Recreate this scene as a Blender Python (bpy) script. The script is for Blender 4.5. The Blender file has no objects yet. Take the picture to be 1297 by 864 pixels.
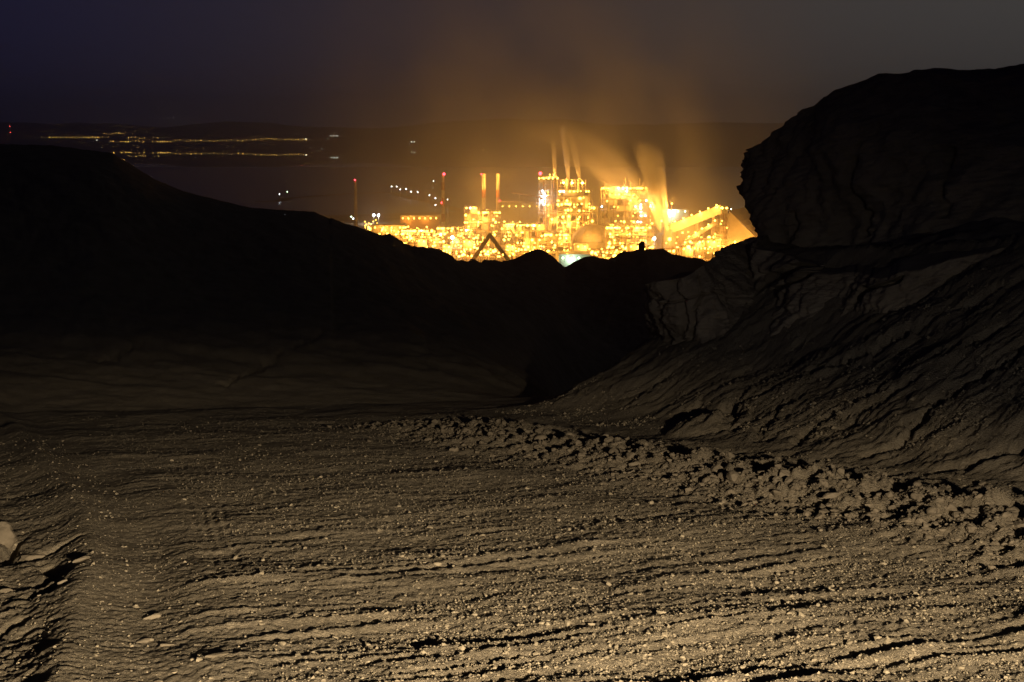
import bpy, math, random
import numpy as np
from mathutils import Vector
R = math.radians
random.seed(7); rng = np.random.default_rng(7)
scene = bpy.context.scene
COL = scene.collection

# ------------------------------------------------------------------ camera
F, CX, CY = 1801.0, 648.5, 432.0          # photo pixels (1297 x 864), 50 mm lens on 36 mm
PITCH = math.atan(260.0 / F)              # horizon at row 172
cam_d = bpy.data.cameras.new('camera'); cam_d.lens = 50; cam_d.sensor_width = 36
cam_d.clip_start = 0.1; cam_d.clip_end = 60000
cam = bpy.data.objects.new('camera', cam_d); COL.objects.link(cam)
cam.rotation_euler = (math.pi / 2 - PITCH, 0, 0)
scene.camera = cam

# ------------------------------------------------------------------ world: last dusk
w = bpy.data.worlds.new('World'); scene.world = w; w.use_nodes = True
nt = w.node_tree; bg = nt.nodes['Background']
# clear night sky: navy all round, the last grey of dusk fading in towards one side
N_, L_ = nt.nodes.new, nt.links.new
tcw = N_('ShaderNodeTexCoord'); dt = N_('ShaderNodeVectorMath'); dt.operation = 'DOT_PRODUCT'
dt.inputs[1].default_value = Vector((.70, .71, .0)).normalized(); L_(tcw.outputs['Generated'], dt.inputs[0])
mr = N_('ShaderNodeMapRange'); mr.inputs[1].default_value = .2; mr.inputs[2].default_value = 1.0; L_(dt.outputs['Value'], mr.inputs[0])
rmp = N_('ShaderNodeValToRGB'); cr_ = rmp.color_ramp; cr_.interpolation = 'B_SPLINE'
cr_.elements[0].position = 0; cr_.elements[0].color = (.0020, .0022, .0100, 1)
cr_.elements[1].position = 1; cr_.elements[1].color = (.076, .072, .068, 1)
for p_, c_ in ((.27, (.0088, .0088, .0360)), (.62, (.027, .0245, .0300)), (.88, (.062, .0590, .0565))):
    e_ = cr_.elements.new(p_); e_.color = (*c_, 1)
L_(mr.outputs[0], rmp.inputs[0]); sx_ = N_('ShaderNodeSeparateXYZ'); L_(tcw.outputs['Generated'], sx_.inputs[0])
mz = N_('ShaderNodeMapRange'); mz.inputs[1].default_value = .10; mz.inputs[2].default_value = .55; mz.inputs[3].default_value = 1.0; mz.inputs[4].default_value = .12
mz.interpolation_type = 'SMOOTHSTEP'; L_(sx_.outputs[2], mz.inputs[0])
sc_ = N_('ShaderNodeVectorMath'); sc_.operation = 'SCALE'; L_(rmp.outputs[0], sc_.inputs[0]); L_(mz.outputs[0], sc_.inputs['Scale'])
L_(sc_.outputs[0], bg.inputs[0]); bg.inputs[1].default_value = 1.0

# ------------------------------------------------------------------ headlight of the vehicle behind the photographer
HL_POS = Vector((3.2, -5.0, 0.50)); HL_AIM = HL_POS + Vector((-3.7, 12.0, -4.70))
hl = bpy.data.lights.new('headlight', 'SPOT'); hl.energy = 23500; hl.color = (1.0, 0.79, 0.50)
hl.spot_size = R(28); hl.spot_blend = 1.0; hl.shadow_soft_size = 0.09
hlo = bpy.data.objects.new('headlight', hl); COL.objects.link(hlo)
hlo.location = HL_POS; hlo.scale = (2.8, 1.0, 1.0); hlo.rotation_euler = (HL_AIM - HL_POS).to_track_quat('-Z', 'Y').to_euler()

sp_ = bpy.data.lights.new('headlight_spill', 'SPOT'); sp_.energy = 1800; sp_.color = (1.0, .92, .82); sp_.spot_size = R(50); sp_.spot_blend = 1.0; sp_.shadow_soft_size = 0.15  # second spot added as the weak wide spill of the headlight
spo = bpy.data.objects.new('headlight_spill', sp_); COL.objects.link(spo); spo.location = HL_POS + Vector((.16, 0, -.02))
spo.scale = (2.2, 1.0, 1.0); spo.rotation_euler = Vector((-.10, 1.0, -.41)).to_track_quat('-Z', 'Y').to_euler()
scene.view_settings.view_transform = 'Standard'; scene.view_settings.look = 'None'
scene.view_settings.exposure = 0.0; scene.view_settings.gamma = 1.0
scene.render.engine = 'CYCLES'
scene.cycles.use_denoising = True; scene.cycles.denoising_prefilter = 'ACCURATE'; scene.cycles.use_adaptive_sampling = False
scene.cycles.max_bounces = 4; scene.cycles.diffuse_bounces = 2; scene.cycles.volume_bounces = 0
scene.cycles.use_light_tree = True
scene.cycles.sample_clamp_indirect = 4.0

# ------------------------------------------------------------------ photo geometry helpers
CP, SP = math.cos(PITCH), math.sin(PITCH)
def ray(X, Y):
    X = np.asarray(X, float); Y = np.asarray(Y, float)
    a = (X - CX); b = (CY - Y)
    return a, F * CP + b * SP, -F * SP + b * CP
def P(X, Y, y):                            # point seen at pixel X,Y standing y metres ahead
    dx, dy, dz = ray(X, Y); k = y / dy
    return np.stack([dx * k, dy * k + 0 * k, dz * k], -1)
SLOPE, H0 = 0.12, 2.0
def on_road(X, Y):
    dx, dy, dz = ray(X, Y)
    y = -H0 * dy / (dz + SLOPE * dy)
    return P(X, Y, y)
def slope_of(Y):                           # z per metre ahead, column centre
    _, dy, dz = ray(CX, Y); return dz / dy
GZ = -90.0                                 # the plain the plant stands on

# ------------------------------------------------------------------ noise
def _hash(ix, iy, iz, seed):
    h = (ix.astype(np.uint32) * np.uint32(374761393) + iy.astype(np.uint32) * np.uint32(668265263)
         + iz.astype(np.uint32) * np.uint32(2147483647) + np.uint32((seed * 974711 + 12345) & 0xffffffff))
    h = (h ^ (h >> np.uint32(13))) * np.uint32(1274126177)
    h = h ^ (h >> np.uint32(16))
    return h
def noise2(x, y, seed=0):
    x = np.asarray(x, np.float64); y = np.asarray(y, np.float64)
    x0 = np.floor(x); y0 = np.floor(y); fx = x - x0; fy = y - y0
    ix = x0.astype(np.int64); iy = y0.astype(np.int64); z = np.zeros_like(ix)
    u = fx * fx * fx * (fx * (fx * 6 - 15) + 10); v = fy * fy * fy * (fy * (fy * 6 - 15) + 10)
    def g(dx, dy):
        a = _hash(ix + dx, iy + dy, z, seed).astype(np.float64) * (2 * math.pi / 4294967296.0)
        return np.cos(a) * (fx - dx) + np.sin(a) * (fy - dy)
    a = g(0, 0); b = g(1, 0); c = g(0, 1); d = g(1, 1)
    return 1.5 * ((a + (b - a) * u) * (1 - v) + (c + (d - c) * u) * v)
def noise3(x, y, z, seed=0):
    x0 = np.floor(x); y0 = np.floor(y); z0 = np.floor(z)
    fx = x - x0; fy = y - y0; fz = z - z0
    ix = x0.astype(np.int64); iy = y0.astype(np.int64); iz = z0.astype(np.int64)
    s = lambda t: t * t * (3 - 2 * t)
    u, v, q = s(fx), s(fy), s(fz)
    def g(a, b, c): return _hash(ix + a, iy + b, iz + c, seed).astype(np.float64) / 2147483648.0 - 1
    l = lambda a, b, t: a + (b - a) * t
    return l(l(l(g(0,0,0), g(1,0,0), u), l(g(0,1,0), g(1,1,0), u), v),
             l(l(g(0,0,1), g(1,0,1), u), l(g(0,1,1), g(1,1,1), u), v), q)
def fbm2(x, y, o, seed=0, gain=0.5):
    s = 0; a = 1.0
    for k in range(o):
        s = s + a * noise2(x * 2.03 ** k + 7.1 * k, y * 2.03 ** k - 3.3 * k, seed + k); a *= gain
    return s
def fbm3(x, y, z, o, seed=0, gain=0.5):
    s = 0; a = 1.0
    for k in range(o):
        f = 2.03 ** k; s = s + a * noise3(x * f + 7.1 * k, y * f - 3.3 * k, z * f + 1.7 * k, seed + k); a *= gain
    return s
def sstep(a, b, x):
    t = np.clip((x - a) / (b - a), 0, 1); return t * t * (3 - 2 * t)
def smin(a, b, k):
    h = np.clip(0.5 + 0.5 * (b - a) / k, 0, 1); return b + (a - b) * h - k * h * (1 - h)

# ------------------------------------------------------------------ terrain height
XB  = [-900, -300, 0, 300, 560, 640, 700, 760, 900, 1300, 2200]
RB  = [16, 22, 26, 27.5, 29, 30, 30, 29.5, 29, 28, 28]
XT  = [-900, -300, 0, 75, 150, 200, 240, 320, 400, 430, 457, 492, 503, 513, 522, 530, 542, 563, 600, 638, 651, 661, 670, 684, 692, 700, 716, 724, 742, 779, 787, 808, 820, 834, 850, 871, 900, 1300, 2200]
YT  = [150, 176, 182, 184, 194, 226, 243, 263, 268, 282, 288, 297, 294, 299, 307, 314, 321, 329, 331, 330, 328, 321, 318, 315, 317, 321, 337, 334, 326, 325, 320, 315, 312, 315, 322, 326, 330, 335, 330]
RTX = [-900, -300, 0, 320, 480, 540, 580, 640, 900, 2200]
RT  = [45, 52, 58, 64, 70, 76, 92, 108, 115, 115]
def wl(v): return np.interp(v, [-5, 6, 12, 24, 40], [0.4, 1.35, 2.45, 3.4, 3.6])
def road_vw(x, y): return -.46 * x + .887 * y, .887 * x + .46 * y
TRACKS = []
EDGE = [on_road(*p)[:2] for p in [(-30, 520), (10, 533), (45, 575), (82, 618), (106, 655), (114, 700), (98, 755), (84, 800), (74, 850), (60, 930)]]
def edge_dist(x, y):                       # signed distance to the left road edge, positive on the road
    best = np.full(x.shape, 9.0); side = np.ones(x.shape)
    for p, q in zip(EDGE[:-1], EDGE[1:]):
        e = q - p; u = np.clip(((x - p[0]) * e[0] + (y - p[1]) * e[1]) / (e @ e), 0, 1); dx, dy = x - p[0] - u * e[0], y - p[1] - u * e[1]
        r = np.hypot(dx, dy); c = e[0] * dy - e[1] * dx; side = np.where(r < best, np.sign(c), side); best = np.minimum(best, r)
    return best * side
LEDGE = [(on_road(*a)[:2], on_road(*b)[:2], w_, d_) for a, b, w_, d_ in [((-20, 700), (40, 692), .07, .16), ((40, 692), (98, 683), .05, .12), ((20, 672), (2, 692), .06, .12), ((55, 726), (72, 722), .08, .12), ((40, 740), (62, 735), .06, .08), ((-10, 780), (25, 768), .05, .08), ((60, 705), (70, 715), .06, .09)]]
for (a, b, c, d) in [(222, 590, 262, 668), (262, 668, 312, 765), (270, 640, 285, 715)]:
    p, q = on_road(a, b)[:2], on_road(c, d)[:2]; TRACKS.append((p, q))
_xs = np.arange(-1000, 2300, 2.0)
def _smooth(X_, Y_, wd): k = np.hanning(int(wd)); k /= k.sum(); q = np.interp(_xs, X_, Y_); return np.convolve(np.pad(q, len(k), mode='edge'), k, 'same')[len(k):-len(k)]
RBs, RTs, YTs = _smooth(XB, RB, 60), _smooth(RTX, RT, 50), _smooth(XT, YT, 70)
def height(x, y, detail=True):
    x = np.asarray(x, float); y = np.asarray(y, float)
    yy = np.maximum(y, 0.5)
    X = CX + x / yy * F * (1 / CP) * 0.985        # photo column (close enough at these slopes)
    X = X + 42 * fbm2(x * .09 + 5, y * .03, 4, 45) * sstep(30, 45, y) * sstep(104, 80, y) * (X > 420)
    v, wv = road_vw(x, y)
    rb = np.interp(X, _xs, RBs); rt = np.interp(X, _xs, RTs)
    yt = np.interp(X, XT, YT); u_ = np.clip((y - rb) / (rt - rb), 0, 1) ** 12; yt = yt * u_ + np.interp(X, _xs, YTs) * (1 - u_)
    st = (-F * SP + (CY - yt) * CP) / (F * CP + (CY - yt) * SP)
    plane = -H0 - SLOPE * y
    zb = -H0 - SLOPE * rb; ztop = st * rt
    t = (y - rb) / (rt - rb)
    # left hill: concave foot, then a rounded crest.  middle: drops into the ravine first
    g = 0.35 * np.clip(t, 0, 1) + 0.65 * sstep(0, 1, t)
    rav = 7.5 * np.exp(-(np.minimum(X - 800, 0) / 125) ** 2)
    z_up = zb + (ztop - zb) * g - rav * np.sin(np.pi * np.clip(t, 0, 1)) ** 0.8 * (1 - 0.6 * np.clip(t, 0, 1))
    z_dn = np.maximum(ztop - 0.24 * (y - rt), GZ - 1)
    far = fbm2(x * .09, y * .09, 4, 40) * 0.7
    amp = np.clip((y - rb) / 6, 0, 1) * np.clip((rt - y) / 12, 0.12, 1)
    gul = np.abs(fbm2(x * .35 + .2 * y, y * .12, 3, 44)) 
    z = np.where(t < 0, plane, np.where(t < 1, z_up + (far * 0.25 - gul * 0.12 + .07 * fbm2(x * .9, y * .9, 4, 48, .6)) * amp, z_dn + far * 3 * np.clip((y - rt) / 60, 0, 1)))
    if detail: z = z + CARVE(x, y) * (t > -.1) * (x < -.5)
    # small steps on the foot of the left hill
    z = z + 0.07 * np.clip(t * 8, 0, 1) * np.clip(1 - t * 2, 0, 1) * fbm2(x * .5 + y * .25, y * 1.1, 3, 47) * (t > 0)
    # broken crest of the dark middle ridge
    crest = np.exp(-((t - 1) / 0.10) ** 2) * sstep(480, 530, X)
    z = z + crest * (0.22 * fbm2(x * .45, y * .2, 4, 51, .55))
    # ---- talus fan on the right
    d1 = .887 * (x - .75) + .46 * (y - 26.0)
    d2 = 1.5 * (.938 * (x - .75) - .347 * (y - 26.5))
    d1 = d1 + 1.5 * sstep(23.5, 16, y)
    wob = 0.22 * fbm2(x * .5, y * .5, 3, 60)
    d = smin(d1 + wob, d2 + wob, 0.6)
    al = -.46 * x + .887 * y                          # along the toe
    dd = np.where(d > 4.6, 4.6 + 0.12 * (d - 4.6), d)
    tal = 0.66 * np.where(dd > 3, dd, (dd + np.sqrt(dd * dd + .7 * np.clip((3 - dd) / 2, 0, 1))) / 2)
    tm = sstep(-.6, 0.5, d)
    if detail:
        aw = al + 0.25 * fbm2(x * .9, y * .9, 2, 63) + 0.10 * d
        g1 = 1 - np.abs(noise2(aw * 1.1, d * .22 + 3, 61)); g2 = 1 - np.abs(noise2(aw * 2.7, d * .4, 62))
        g3 = noise2(aw * 7.5, d * .9, 65); g4 = noise2(aw * 16, d * 3, 66)
        gm_ = sstep(-.3, .5, fbm2(x * .9, y * .9, 2, 69))
        steps = fbm2(aw * .8 + d * .5, d * 1.3, 3, 67)
        tal = tal - tm * (0.06 * g1 ** 8 * gm_ + 0.04 * g2 ** 8 * gm_ - 0.020 * np.abs(g3) - 0.024 * np.abs(g4) - 0.017 * noise2(aw * 30, d * 5, 64) - 0.03 * steps - 0.04 * np.abs(fbm2(aw * 4.5, d * .55, 4, 56, .6)) - 0.014 * fbm2(x * 7, y * 7, 5, 68, .75) - 0.014 * sstep(.15, .5, fbm2(aw * 5, d * 2.2, 3, 57)) * (1 + np.abs(g4)) )
        # slump lobes lying on the foot
        for (lx, ly, lr, lh) in LOBES:
            q = ((x - lx) ** 2 + (y - ly) ** 2) / lr ** 2
            tal = tal + lh * np.maximum(0, 1 - q) ** 0.7 * (1 + .25 * g3 + .3 * fbm2(x * 4, y * 4, 3, 58))
    z = z + np.maximum(tal, 0) * sstep(10, 12, y)
    if detail: z = z + tm * CARVE(x, y) * (x >= -.5)
    # ---- road surface, banks
    on = sstep(0, 0.7, wv - wl(v)) * sstep(0, 0.8, 9.0 - wv) * sstep(31, 25, y)
    near = sstep(36, 26, y) * (1 - tm)
    bc = 9.55 + 0.35 * noise2(v * .35, v * 0 + 3.3, 70)
    berm = np.interp(y, [8, 16, 23], [.28, .17, .06]) * np.exp(-((wv - bc) / 0.6) ** 2) * sstep(22.5, 20, v) * (0.75 + 0.5 * noise2(v * .7, wv * .7, 71))
    lb = 0.085 * np.exp(-((wv - wl(v)) / 0.33) ** 2) * (0.85 + 0.3 * noise2(v * .8, wv * .3, 72)) * sstep(26, 20, v)
    dip = -0.07 * sstep(0.1, 1.0, wl(v) - wv) * sstep(26, 15, v) + 0.15 * sstep(1.6, 4.5, wl(v) - wv) * sstep(20, 8, v)
    z = z + near * (berm + dip)
    z = z + near * 0.05 * fbm2(x * .45, y * .45, 3, 73)
    sel_ = (y < 33) & (x < 4) & (y > 4); ed = np.full(x.shape, 9.0)
    if sel_.any(): ed[sel_] = edge_dist(x[sel_], y[sel_])
    calm = 1 - .3 * sstep(-.3, .05, ed) * sstep(1.9, .4, ed)
    z = z + near * (.06 * np.exp(-(ed / .15) ** 2) - .03 * np.exp(-((ed - .5) / .2) ** 2) - .04 * np.exp(-((ed + .55) / .3) ** 2))
    if detail:
        bank = sstep(0.2, 0.8, wl(v) - wv)
        gl = 1 - np.abs(noise2(x * 2.6 + .6 * y, y * 1.1 - .5 * x, 74))
        z = z + near * bank * (0.020 * fbm2(x * 3.4, y * 3.8, 5, 75) - 0.012 * gl ** 4)
        bm = np.exp(-((wv - bc) / 1.1) ** 2) * sstep(23, 20, v)
        z = z + near * bm * 0.11 * fbm2(x * 2.7, y * 2.7, 4, 76, 0.62)
        # cleat ripples across the road: long, thin, broken
        wp = wv + 0.15 * noise2(x * .8, y * .8, 77); vp = v + 0.05 * noise2(wv * .4, v * .4, 78) + 0.022 * noise2(wv * 2, v * 1.2, 79)
        r1 = np.maximum(0, 1 - (noise2(wp * .26, vp * 2.7, 80) * 3.0) ** 2) ** 2
        r2 = np.maximum(0, 1 - (noise2(wp * .45, vp * 6.0, 81) * 2.6) ** 2) ** 2
        brk = sstep(-.25, .35, noise2(wp * .6, vp * 1.1, 82) + .35 * noise2(wp * 2.2, vp * 2.2, 83))
        brk2 = sstep(-.1, .4, noise2(wp * .5 + 9, vp * 1.1, 84))
        near2 = 0.6 + 0.85 * sstep(14, 8, y)
        z = z + on * calm * near2 * (0.019 * r1 * brk + 0.012 * r2 * brk2)
        z = z + near * calm * (0.0105 * fbm2(x * 13, y * 13, 3, 85, 0.75) + 0.010 * on * fbm2(wv * 2.2, v * 5.5, 3, 86))
        if LEDGE:
            sel = bank > .02; xs, ys = x[sel], y[sel]; acc = np.zeros(len(xs))
            for (p, q, wd, dp) in LEDGE:
                e = q - p; u = np.clip(((xs - p[0]) * e[0] + (ys - p[1]) * e[1]) / (e @ e), 0, 1)
                acc = np.minimum(acc, -dp * np.exp(-(np.hypot(xs - p[0] - u * e[0], ys - p[1] - u * e[1]) / wd) ** 2))
            zz = np.zeros(x.shape); zz[sel] = acc; z = z + zz
        for (p, q) in TRACKS:
            e = q - p; L = math.hypot(*e); e = e / L
            s = (x - p[0]) * e[0] + (y - p[1]) * e[1]; n = -(x - p[0]) * e[1] + (y - p[1]) * e[0]
            n = n + 0.02 * np.sin(s * 1.3)
            m = sstep(-.1, .15, s) * sstep(L + .1, L - .15, s)
            for o in (-.09, 0.0, .09):
                z = z - m * near * 0.011 * np.exp(-((n - o) / 0.030) ** 2)
    return z
CARVES = []
def CARVE(x, y):
    out = np.zeros(x.shape); sel = (x > -14) & (y > 14) & (y < 40); xs, ys = x[sel], y[sel]
    if not len(xs): return out
    wx = xs + .17 * fbm2(xs * 1.9, ys * 1.9, 5, 95, .6); wy = ys + .17 * fbm2(xs * 1.9, ys * 1.9, 5, 96, .6); acc = np.zeros(len(xs))
    for (p, q, wd, dp) in CARVES:
        e = q - p; L2 = max(e @ e, 1e-6); u = np.clip(((wx - p[0]) * e[0] + (wy - p[1]) * e[1]) / L2, 0, 1)
        dd = np.hypot(wx - p[0] - u * e[0], wy - p[1] - u * e[1]); acc = np.minimum(acc, -.45 * dp * np.clip(1.5 - dd / wd, 0, 1))
    out[sel] = acc; return out
LOBES = []
for (X, Y, r, h) in [(905, 553, .62, .18)]:
    p = on_road(X, Y + 16); LOBES.append((p[0], p[1] + .6, r, h))

def on_ground(X, Y):
    dx, dy, dz = ray(X, Y); yy = np.arange(8, 40, .03); zz = height(yy * dx / dy, yy, False); i = int(np.argmax(zz > yy * dz / dy))
    return np.array([yy[i] * dx / dy, yy[i]])
for (pts, wd, dp) in [([(1160, 415), (1080, 452), (1010, 478), (975, 497), (928, 512), (920, 545)], .11, .34), ([(1297, 352), (1220, 385), (1140, 425)], .08, .2),
                      ([(1297, 440), (1240, 478), (1180, 520), (1150, 552), (1100, 580)], .10, .26), ([(1060, 522), (1030, 545), (1005, 562)], .10, .28),
                      ([(1297, 395), (1180, 455), (1090, 500)], .07, .18), ([(1297, 565), (1240, 580), (1190, 596)], .14, .34), ([(985, 520), (965, 545), (960, 560)], .07, .2),
                      ([(1170, 470), (1110, 510), (1075, 530), (1060, 545)], .08, .2), ([(880, 450), (830, 490), (790, 515)], .06, .12), ([(950, 470), (890, 505), (850, 530)], .06, .12),
                      ([(282, 487), (330, 465), (395, 430), (440, 408)], .07, .13), ([(130, 458), (185, 434)], .07, .12)]:
    q_ = [on_ground(*p) for p in pts]; CARVES += [(a, b, wd, dp) for a, b in zip(q_[:-1], q_[1:])]

# ------------------------------------------------------------------ materials
def mat(name, rough=0.9, spec=0.2):
    m = bpy.data.materials.new(name); m.use_nodes = True
    b = m.node_tree.nodes['Principled BSDF']
    b.inputs['Roughness'].default_value = rough; b.inputs['Specular IOR Level'].default_value = spec
    return m, m.node_tree, b
def rocky(name, c1, c2, scale, bump=0.5, bscale=40, dist=0.02, spec=0.15):
    m, t, b = mat(name, 0.95, spec); N = t.nodes.new; L = t.links.new
    geo = N('ShaderNodeNewGeometry')
    n1 = N('ShaderNodeTexNoise'); n1.inputs['Scale'].default_value = scale; n1.inputs['Detail'].default_value = 8; n1.inputs['Roughness'].default_value = .65
    L(geo.outputs['Position'], n1.inputs['Vector'])
    cr = N('ShaderNodeValToRGB'); cr.color_ramp.elements[0].position = .32; cr.color_ramp.elements[1].position = .68
    cr.color_ramp.elements[0].color = (*c1, 1); cr.color_ramp.elements[1].color = (*c2, 1)
    L(n1.outputs['Fac'], cr.inputs[0]); L(cr.outputs[0], b.inputs['Base Color'])
    n2 = N('ShaderNodeTexNoise'); n2.inputs['Scale'].default_value = bscale; n2.inputs['Detail'].default_value = 6; n2.inputs['Roughness'].default_value = .7
    L(geo.outputs['Position'], n2.inputs['Vector'])
    bp = N('ShaderNodeBump'); bp.inputs['Strength'].default_value = bump; bp.inputs['Distance'].default_value = dist
    L(n2.outputs['Fac'], bp.inputs['Height']); L(bp.outputs[0], b.inputs['Normal'])
    return m
def plain(name, col, rough=0.7, spec=0.3, var=0.25, scale=0.35):
    m, t, b = mat(name, rough, spec); N = t.nodes.new; L = t.links.new
    geo = N('ShaderNodeNewGeometry')
    n1 = N('ShaderNodeTexNoise'); n1.inputs['Scale'].default_value = scale; n1.inputs['Detail'].default_value = 5
    L(geo.outputs['Position'], n1.inputs['Vector'])
    mx = N('ShaderNodeMix'); mx.data_type = 'RGBA'
    mx.inputs[6].default_value = (*[c * (1 - var) for c in col], 1); mx.inputs[7].default_value = (*[min(1, c * (1 + var)) for c in col], 1)
    L(n1.outputs['Fac'], mx.inputs[0]); L(mx.outputs[2], b.inputs['Base Color'])
    return m
def glow(name, col, s):
    m = bpy.data.materials.new(name); m.use_nodes = True; t = m.node_tree; t.nodes.clear()
    e = t.nodes.new('ShaderNodeEmission'); e.inputs[0].default_value = (*col, 1); e.inputs[1].default_value = s
    o = t.nodes.new('ShaderNodeOutputMaterial'); t.links.new(e.outputs[0], o.inputs[0])
    m.cycles.emission_sampling = 'NONE'
    return m
M_GROUND = rocky('dry_marl', (.30, .25, .18), (.42, .355, .265), 1.6, 1.0, 42, .05)
M_CLIFF = rocky('marl_cliff', (.25, .205, .155), (.40, .335, .255), 1.1, 0.8, 14, .05)
M_ROCK = rocky('pale_stone', (.16, .132, .097), (.28, .233, .173), 5, 0.5, 45, .01)
M_GRAVEL = rocky('gravel_stone', (.26, .218, .155), (.42, .355, .26), 22, 0.2, 90, .004)
M_PLAIN = rocky('plain_sand', (.30, .25, .18), (.42, .35, .26), .03, 0.2, .6, .3)
M_HILL = rocky('far_slope', (.30, .26, .22), (.40, .35, .30), .004, 0.2, .02, 5)
M_STEEL = plain('painted_steel', (.38, .34, .28))
M_CLAD = plain('sheet_cladding', (.46, .42, .35), .6)
M_CONC = plain('concrete', (.42, .39, .35), .9)
M_RUST = plain('rusty_steel', (.25, .15, .09), .9)
M_DARK = plain('dark_steel', (.10, .075, .055), .8)
M_ROOF = plain('sheet_roof', (.36, .30, .24), .55)
M_GREENLIT = plain('green_lit_sheet', (.42, .52, .42), .6)  # greenish lamp light is put into this sheet colour
M_RED = plain('red_band_paint', (.42, .16, .09), .7)
M_WHITE = plain('white_band_paint', (.62, .56, .46), .7)
M_LAMP = glow('sodium_lamp', (1.0, .56, .07), 11)
M_LAMPW = glow('mercury_lamp', (.85, .95, 1.0), 16)
M_LAMPG = glow('green_white_lamp', (.75, 1.0, .62), 10)
M_BEACON = glow('red_beacon', (1.0, .03, .05), 14)
M_FAR = glow('far_street_lamp', (1.0, .55, .11), 13)
M_FARW = glow('far_white_lamp', (.95, 1.0, .85), 18)
M_FARR = glow('far_red_lamp', (1.0, .08, .06), 20)

# ------------------------------------------------------------------ object helpers
def link(o, parent=None):
    COL.objects.link(o)
    if parent is not None: o.parent = parent
    return o
def tag(o, label, cat, group=None):
    o['label'] = label; o['category'] = cat
    if group: o['group'] = group
    return o
def thing(name, label, cat, loc, group=None, rz=0):
    o = bpy.data.objects.new(name, None); o.location = loc; o.rotation_euler = (0, 0, rz); o.empty_display_size = .2
    link(o); return tag(o, label, cat, group)
def grid_mesh(name, V, m, smooth=True, flip=False):
    a, b = V.shape[:2]
    me = bpy.data.meshes.new(name)
    idx = np.arange(a * b).reshape(a, b)
    q = np.stack([idx[:-1, :-1], idx[:-1, 1:], idx[1:, 1:], idx[1:, :-1]], -1).reshape(-1, 4)
    if flip: q = q[:, ::-1]
    return array_mesh(me, V.reshape(-1, 3), q, m, smooth)
def array_mesh(me, V, q, m, smooth=True):
    n, k = q.shape
    me.vertices.add(len(V)); me.vertices.foreach_set('co', np.ascontiguousarray(V, np.float32).ravel())
    me.loops.add(n * k); me.loops.foreach_set('vertex_index', np.ascontiguousarray(q, np.int32).ravel())
    me.polygons.add(n); me.polygons.foreach_set('loop_start', np.arange(0, n * k, k, dtype=np.int32))
    me.polygons.foreach_set('loop_total', np.full(n, k, np.int32))
    me.polygons.foreach_set('use_smooth', np.full(n, smooth, bool))
    me.update(calc_edges=True); me.materials.append(m)
    return me
class MB:
    def __init__(s): s.v = []; s.f = []
    def box(s, c, d, rz=0):
        n = len(s.v); cx, cy, cz = c; a, b, h = d[0] / 2, d[1] / 2, d[2] / 2; co, si = math.cos(rz), math.sin(rz)
        for z in (-h, h):
            for (x, y) in ((-a, -b), (a, -b), (a, b), (-a, b)): s.v.append((cx + x * co - y * si, cy + x * si + y * co, cz + z))
        for f in ((3, 2, 1, 0), (4, 5, 6, 7), (0, 1, 5, 4), (1, 2, 6, 5), (2, 3, 7, 6), (3, 0, 4, 7)): s.f.append([n + i for i in f])
        return s
    def beam(s, p, q, wd, h):                 # box between two points
        p = Vector(p); q = Vector(q); e = (q - p).normalized()
        side = e.cross(Vector((0, 0, 1))); side = side.normalized() if side.length > 1e-4 else Vector((1, 0, 0))
        up = side.cross(e); n = len(s.v)
        for c in (p, q):
            for (a, b) in ((-1, -1), (1, -1), (1, 1), (-1, 1)): s.v.append(tuple(c + side * a * wd / 2 + up * b * h / 2))
        for f in ((0, 1, 2, 3), (7, 6, 5, 4), (4, 5, 1, 0), (5, 6, 2, 1), (6, 7, 3, 2), (7, 4, 0, 3)): s.f.append([n + i for i in f])
        return s
    def tube(s, p, q, r0, r1=None, k=12, caps=True):
        r1 = r0 if r1 is None else r1; p = Vector(p); q = Vector(q); e = (q - p).normalized()
        a = e.orthogonal().normalized(); b = e.cross(a); n = len(s.v)
        for c, r in ((p, r0), (q, r1)):
            for i in range(k):
                t = 2 * math.pi * i / k; s.v.append(tuple(c + a * r * math.cos(t) + b * r * math.sin(t)))
        for i in range(k): j = (i + 1) % k; s.f.append([n + i, n + j, n + k + j, n + k + i])
        if caps: s.f.append([n + i for i in range(k)][::-1]); s.f.append([n + k + i for i in range(k)])
        return s
    def lathe(s, c, prof, k=16):              # prof: (r, z) bottom to top
        n = len(s.v)
        for (r, z) in prof:
            for i in range(k):
                t = 2 * math.pi * i / k; s.v.append((c[0] + r * math.cos(t), c[1] + r * math.sin(t), c[2] + z))
        for j in range(len(prof) - 1):
            for i in range(k):
                i2 = (i + 1) % k; s.f.append([n + j * k + i, n + j * k + i2, n + (j + 1) * k + i2, n + (j + 1) * k + i])
        s.f.append([n + i for i in range(k)][::-1]); s.f.append([n + (len(prof) - 1) * k + i for i in range(k)])
        return s
    def prism(s, poly, y0, y1):               # polygon in xz, extruded along y
        n = len(s.v); k = len(poly)
        for y in (y0, y1):
            for (x, z) in poly: s.v.append((x, y, z))
        s.f.append([n + i for i in range(k)]); s.f.append([n + k + i for i in range(k)][::-1])
        for i in range(k): j = (i + 1) % k; s.f.append([n + j, n + i, n + k + i, n + k + j])
        return s
    def mesh(s, name, m):
        me = bpy.data.meshes.new(name); me.from_pydata(s.v, [], s.f); me.update(); me.materials.append(m); return me
    def build(s, name, m, parent=None, loc=None):
        o = bpy.data.objects.new(name, s.mesh(name, m))
        if loc is not None: o.location = loc
        return link(o, parent)
def inst(name, me, parent, loc, rz=0):
    o = bpy.data.objects.new(name, me); o.location = loc; o.rotation_euler = (0, 0, rz); return link(o, parent)

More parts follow.
